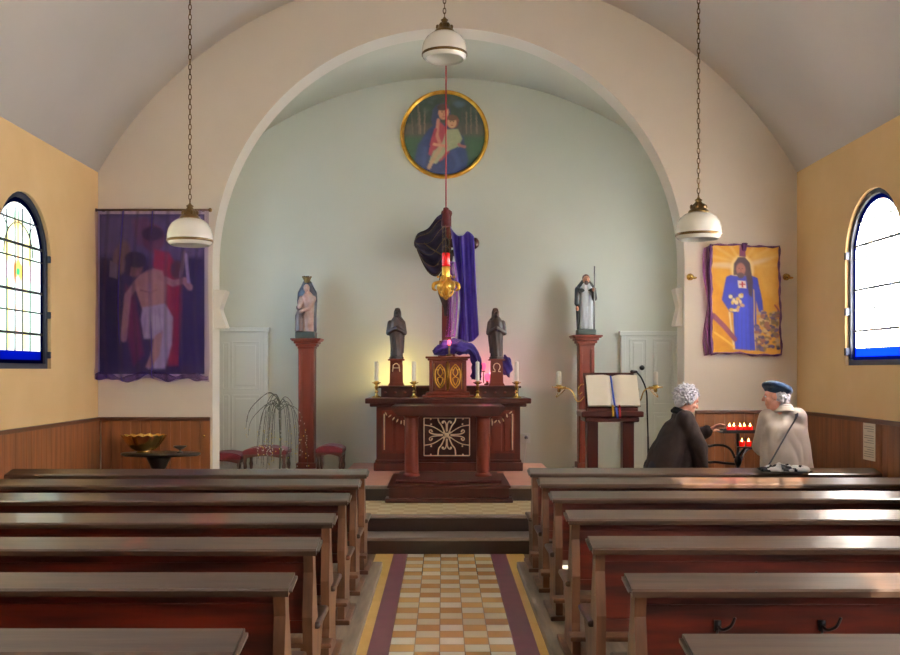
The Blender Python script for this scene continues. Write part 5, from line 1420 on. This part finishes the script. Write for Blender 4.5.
jk = fuse(obj('jacket', bm, M['darkjacket'], r1), .010, 9, .6); wrinkle(jk, 9, .008, (1.3, 1, .7))
bm = NB(); nb = Vector((2.098, wy, 1.285)); tl_ = Matrix.Rotation(math.radians(24), 3, 'Y')
for k in range(20):
    a0, a1 = 2 * PI * k / 20, 2 * PI * (k + 1) / 20
    f0 = lambda a: nb + tl_ @ Vector((.068 * math.cos(a), .07 * math.sin(a), 0))
    capsule(bm, f0(a0), .018, f0(a1), .018); capsule(bm, f0(a0) + tl_ @ Vector((.012 * math.cos(a0), .012 * math.sin(a0), -.026)), .018, f0(a1) + tl_ @ Vector((.012 * math.cos(a1), .012 * math.sin(a1), -.026)), .018)
fuse(obj('collar', bm, M['collar'], r1), .007, 2)
bm = NB()
for h_, kx, fx in ((hipR, (1.95, wy - .09, .43), (1.90, wy - .09, .13)), (hipL, (1.93, wy + .10, .43), (1.86, wy + .10, .13))):
    capsule(bm, h_, .125, kx, .09); capsule(bm, kx, .088, fx, .075)
fuse(obj('trousers', bm, M['trousers'], r1), .011, 2)
for y_, x_ in ((wy - .09, 1.90), (wy + .10, 1.86)):
    bm = NB(); capsule(bm, (x_ - .02, y_, .05), .05, (x_ + .16, y_, .042), .042)
    for v in bm.verts: v.co.z = max(v.co.z, .002)
    obj('shoe', bm, M['shoe'], r1, True)

# second woman: blue beret, beige jacket, seen from behind, head turned left
ux, uy = 2.94, 8.26
r2 = tag(obj('person', NB(), M['skin']), 'woman in blue beret and beige jacket with shoulder strap, back to the pews', 'person')
def v2(px, py, dy=0.0): return P(px, py, uy + dy)
hc = v2(775, 396) + Vector((0, .01, 0))
sL, sR = Vector((2.815, uy + .03, 1.235)), Vector((3.045, uy - .02, 1.245))
eL, eR = Vector((2.765, uy + .10, .99)), Vector((3.09, uy + .05, .98))
wL, wR = Vector((2.84, uy + .25, .93)), Vector((3.03, uy + .23, .88))
bm = NB()
weavex(bm, (2.95, uy, .80), .12, (2.935, uy, 1.12), .10, 5, .09, .085); weavex(bm, (2.935, uy, 1.12), .10, (2.93, uy, 1.22), .055, 5, .085, .06)
capsule(bm, sL, .055, sR, .055); capsule(bm, (2.925, uy, 1.25), .055, hc + Vector((0, -.02, -.08)), .052)
for s in (-1, 1):
    capsule(bm, (2.95 + s * .09, uy, .78), .10, (2.95 + s * .09, uy + .02, .43), .062); capsule(bm, (2.95 + s * .09, uy + .02, .43), .06, (2.95 + s * .09, uy, .09), .04); capsule(bm, (2.95 + s * .09, uy, .09), .04, (2.95 + s * .1, uy + .13, .035), .032)
for s_, e_, w_ in ((sL, eL, wL), (sR, eR, wR)): capsule(bm, s_, .052, e_, .042); capsule(bm, e_, .042, w_, .026)
fingers(bm, wL, (.3, .9, .1), (.9, 0, -.3), curl=.6); fingers(bm, wR, (-.5, .8, 0), (-.9, -.3, 0), curl=.6, thumb_side=-1)
q2, R2 = head(bm, hc, (-.90, .40, -.14), (0, 0, 1), .95)
bmesh.ops.translate(bm, verts=bm.verts, vec=(-ux, -uy, 0)); bm.to_mesh(r2.data); bm.free(); r2.location = (ux, uy, 0)
fuse(r2, .0072, 3); eyes(q2, r2)
bm = NB(); ball(bm, q2(0, -.045, .005), (.08, .066, .07), 0, 3, R2); ball(bm, q2(0, -.08, -.05), (.06, .03, .045), 0, 3, R2)
for k in range(160):
    d_ = Vector((rr.gauss(0, 1), rr.gauss(-1, .6), rr.gauss(-.4, .6))).normalized(); p = q2(d_.x * .084, -.042 + d_.y * .078, -.012 + d_.z * .075)
    t_ = Vector((rr.gauss(0, .5), rr.gauss(0, .5), rr.gauss(0, 1))).normalized() * .02; capsule(bm, p - t_, .007, p + t_, .005)
fuse(obj('hair', bm, M['hair'], r2), .0048, 1, .3)
bm = NB(); Rb = Matrix.Rotation(math.radians(17), 3, 'Y') @ Matrix.Rotation(math.radians(-12), 3, 'X'); bc = hc + Vector((.012, -.012, .070))
ball(bm, bc, (.122, .128, .050), 0, 4, Rb); ball(bm, bc + Vector((-.03, 0, .012)), (.085, .10, .046), 0, 3, Rb); ball(bm, bc + Vector((.062, -.01, -.022)), (.072, .095, .048), 0, 3, Rb); ball(bm, bc + Vector((-.01, 0, -.028)), (.092, .10, .035), 0, 3, Rb); capsule(bm, bc + Vector((-.01, 0, .05)), .006, bc + Vector((-.008, 0, .068)), .005)
bo = fuse(obj('beret', bm, M['beret'], r2), .008, 3); wrinkle(bo, 13, .005)
bm = NB()
weavex(bm, (2.96, uy, .64), .14, (2.95, uy, .95), .13, 9, .125, .115); weavex(bm, (2.95, uy, .95), .13, (2.935, uy - .01, 1.13), .115, 9, .115, .10); weavex(bm, (2.935, uy - .01, 1.13), .115, (2.93, uy, 1.205), .085, 9, .10, .085)
for s_ in (sL, sR): capsule(bm, s_, .082, Vector((2.93, uy, 1.285)) + (Vector(s_) - Vector((2.93, uy, 1.24))) * .25, .055)
capsule(bm, (2.90, uy, 1.30), .058, (2.955, uy, 1.30), .058)
for s_, e_, w_ in ((sL, eL, wL), (sR, eR, wR)): capsule(bm, s_, .083, e_, .076); capsule(bm, e_, .076, Vector(e_).lerp(Vector(w_), .93), .056)
jk = fuse(obj('jacket', bm, M['beige'], r2), .010, 8, .6); wrinkle(jk, 8, .009, (1.5, 1, .6))
bm = NB(); nb = Vector((2.925, uy + .0, 1.325)); tl_ = Matrix.Rotation(math.radians(-10), 3, 'X')
for k in range(20):
    a0, a1 = 2 * PI * k / 20, 2 * PI * (k + 1) / 20
    for e_, z_ in ((0, .012), (.008, -.012), (.018, -.034)):
        f0 = lambda a: nb + tl_ @ Vector(((.066 + e_) * math.cos(a), (.07 + e_) * math.sin(a), z_))
        capsule(bm, f0(a0), .014, f0(a1), .014)
fuse(obj('collar', bm, M['beige'], r2), .007, 2)
pth = [v2(795, 411, -.03), v2(796, 417, -.12), v2(788, 431, -.16), v2(780, 445, -.172), v2(772, 459, -.17), v2(763, 474, -.14)]
bm = NB(); path = smoothpath(pth, 6); sheet(bm, lambda u, v: path[int(round(v * (len(path) - 1)))] + Vector(((u - .5) * .03, -.008, (u - .5) * .02)), 2, len(path) - 1); thick(bm, .008); obj('shoulder_strap', bm, M['strap'], r2, True)
bm = NB(); lathe(bm, (2.95, uy, 0), [(.19, .30), (.185, .35), (.18, .6), (.175, .8)], 28, sx=1.0, sy=.85); obj('skirt', bm, M['skirt'], r2, True)
for s in (-1, 1):
    bm = NB(); capsule(bm, (2.95 + s * .09, uy - .02, .05), .05, (2.95 + s * .1, uy + .15, .042), .042)
    for v in bm.verts: v.co.z = max(v.co.z, .002)
    obj('shoe', bm, M['shoe'], r2, True)

# crumpled black and white scarf on the front right pew
c0, c1 = P(757, 463, 7.66), P(806, 463, 7.66); zl = .05 + .802
bm = NB(); rs = random.Random(9)
def sc(u, v):
    x = c0.x + (c1.x - c0.x) * u; n_ = noise.noise(Vector((u * 5, v * 4, 1.7))); n2 = noise.noise(Vector((u * 11, v * 9, 4.2)))
    e = math.sin(PI * u) ** .4 * math.sin(PI * v) ** .5
    return (x + .02 * n2, 7.60 + .13 * (v - .5) * (1 + .4 * n_) + .02 * n_, zl + .006 + .055 * e * (.55 + .9 * abs(n_)) + .012 * n2 * e + (v - .5) * .012)
g = sheet(bm, sc, 60, 24)
for f in bm.faces:
    c = f.calc_center_median(); f.material_index = 1 if noise.noise(Vector((c.x * 16, c.y * 22, c.z * 20))) > .06 or c.x < c0.x + .05 else 0
thick(bm, .004)
solo('scarf', bm, [M['scarfw'], M['scarfb']], 'crumpled black and white scarf lying on the front right pew', 'scarf', ((c0.x + c1.x) / 2, 7.6, zl), smooth=True)

# ------------------------------------------------------------------ LIGHT
def area(name, loc, rot, sx, sy, power, col):
    l = bpy.data.lights.new(name, 'AREA'); l.shape = 'RECTANGLE'; l.size = sx; l.size_y = sy; l.energy = power; l.color = col
    o = bpy.data.objects.new(name, l); COL.objects.link(o); o.location = loc; o.rotation_euler = rot
    return o
PS = 130
PLW, PRW = [34, 130, 60, 20, 10, 16, 30], [330, 180, 170, 170, 230, 110, 60]  # lamp power per window; unseen ones tuned to light pews and walls
for i, w in enumerate(WY):
    area('daylight', (XL - .55, w, 2.45), (0, -PI / 2, 0), 1.5, 1.0, PLW[i], (.92, .96, 1.0))
    area('daylight', (XR + .55, w, 2.45), (0, PI / 2, 0), 1.5, 1.0, PRW[i], (1.0, .99, .97))
area('daylight', (.055 - CH - .5, 10.9, 2.7), (0, -PI / 2, 0), 1.5, .8, PS * 2.5, (.60, .78, 1.0))
area('daylight', (.055 + CH + .5, 10.9, 2.7), (0, PI / 2, 0), 1.5, .8, PS * 1.8, (.86, .94, 1.0))
for (l, p), e in zip(LAMPS, (5, 6, 3)):
    l.energy = e; o = bpy.data.objects.new('lamp_glow', l); COL.objects.link(o); o.location = p + Vector((0, .075, .02))
s = bpy.data.lights.new('sun', 'SUN'); s.energy = 140.0; s.angle = math.radians(1.0); s.color = (1, .97, .92)
so = bpy.data.objects.new('sun', s); COL.objects.link(so)
dirv = Vector((-1, .5, -1.0)).normalized(); so.rotation_euler = dirv.to_track_quat('-Z', 'Y').to_euler(); so.location = (6, 8, 6)

w = bpy.data.worlds.new('sky'); SC.world = w; w.use_nodes = True
bg = w.node_tree.nodes['Background']; bg.inputs[0].default_value = (.82, .92, 1.0, 1); bg.inputs[1].default_value = 1.2

# ------------------------------------------------------------------ CAMERA
cam = bpy.data.cameras.new('camera'); co = bpy.data.objects.new('camera', cam); COL.objects.link(co)
co.location = (0, 0, EYE); co.rotation_euler = (PI / 2, 0, 0)
cam.sensor_width = 36; cam.lens = 36 * F / 900; cam.shift_x = (450 - VX) / 900; cam.shift_y = (VY - 327.5) / 900; cam.clip_start = .05
SC.camera = co
SC.view_settings.view_transform = 'Standard'; SC.view_settings.look = 'None'; SC.view_settings.gamma = 1; SC.view_settings.use_curve_mapping = False
SC.view_settings.exposure = 0.16
SC.cycles.max_bounces = 10; SC.cycles.diffuse_bounces = 6; SC.cycles.transparent_max_bounces = 12; SC.cycles.use_denoising = True
SC.cycles.sample_clamp_indirect = 6
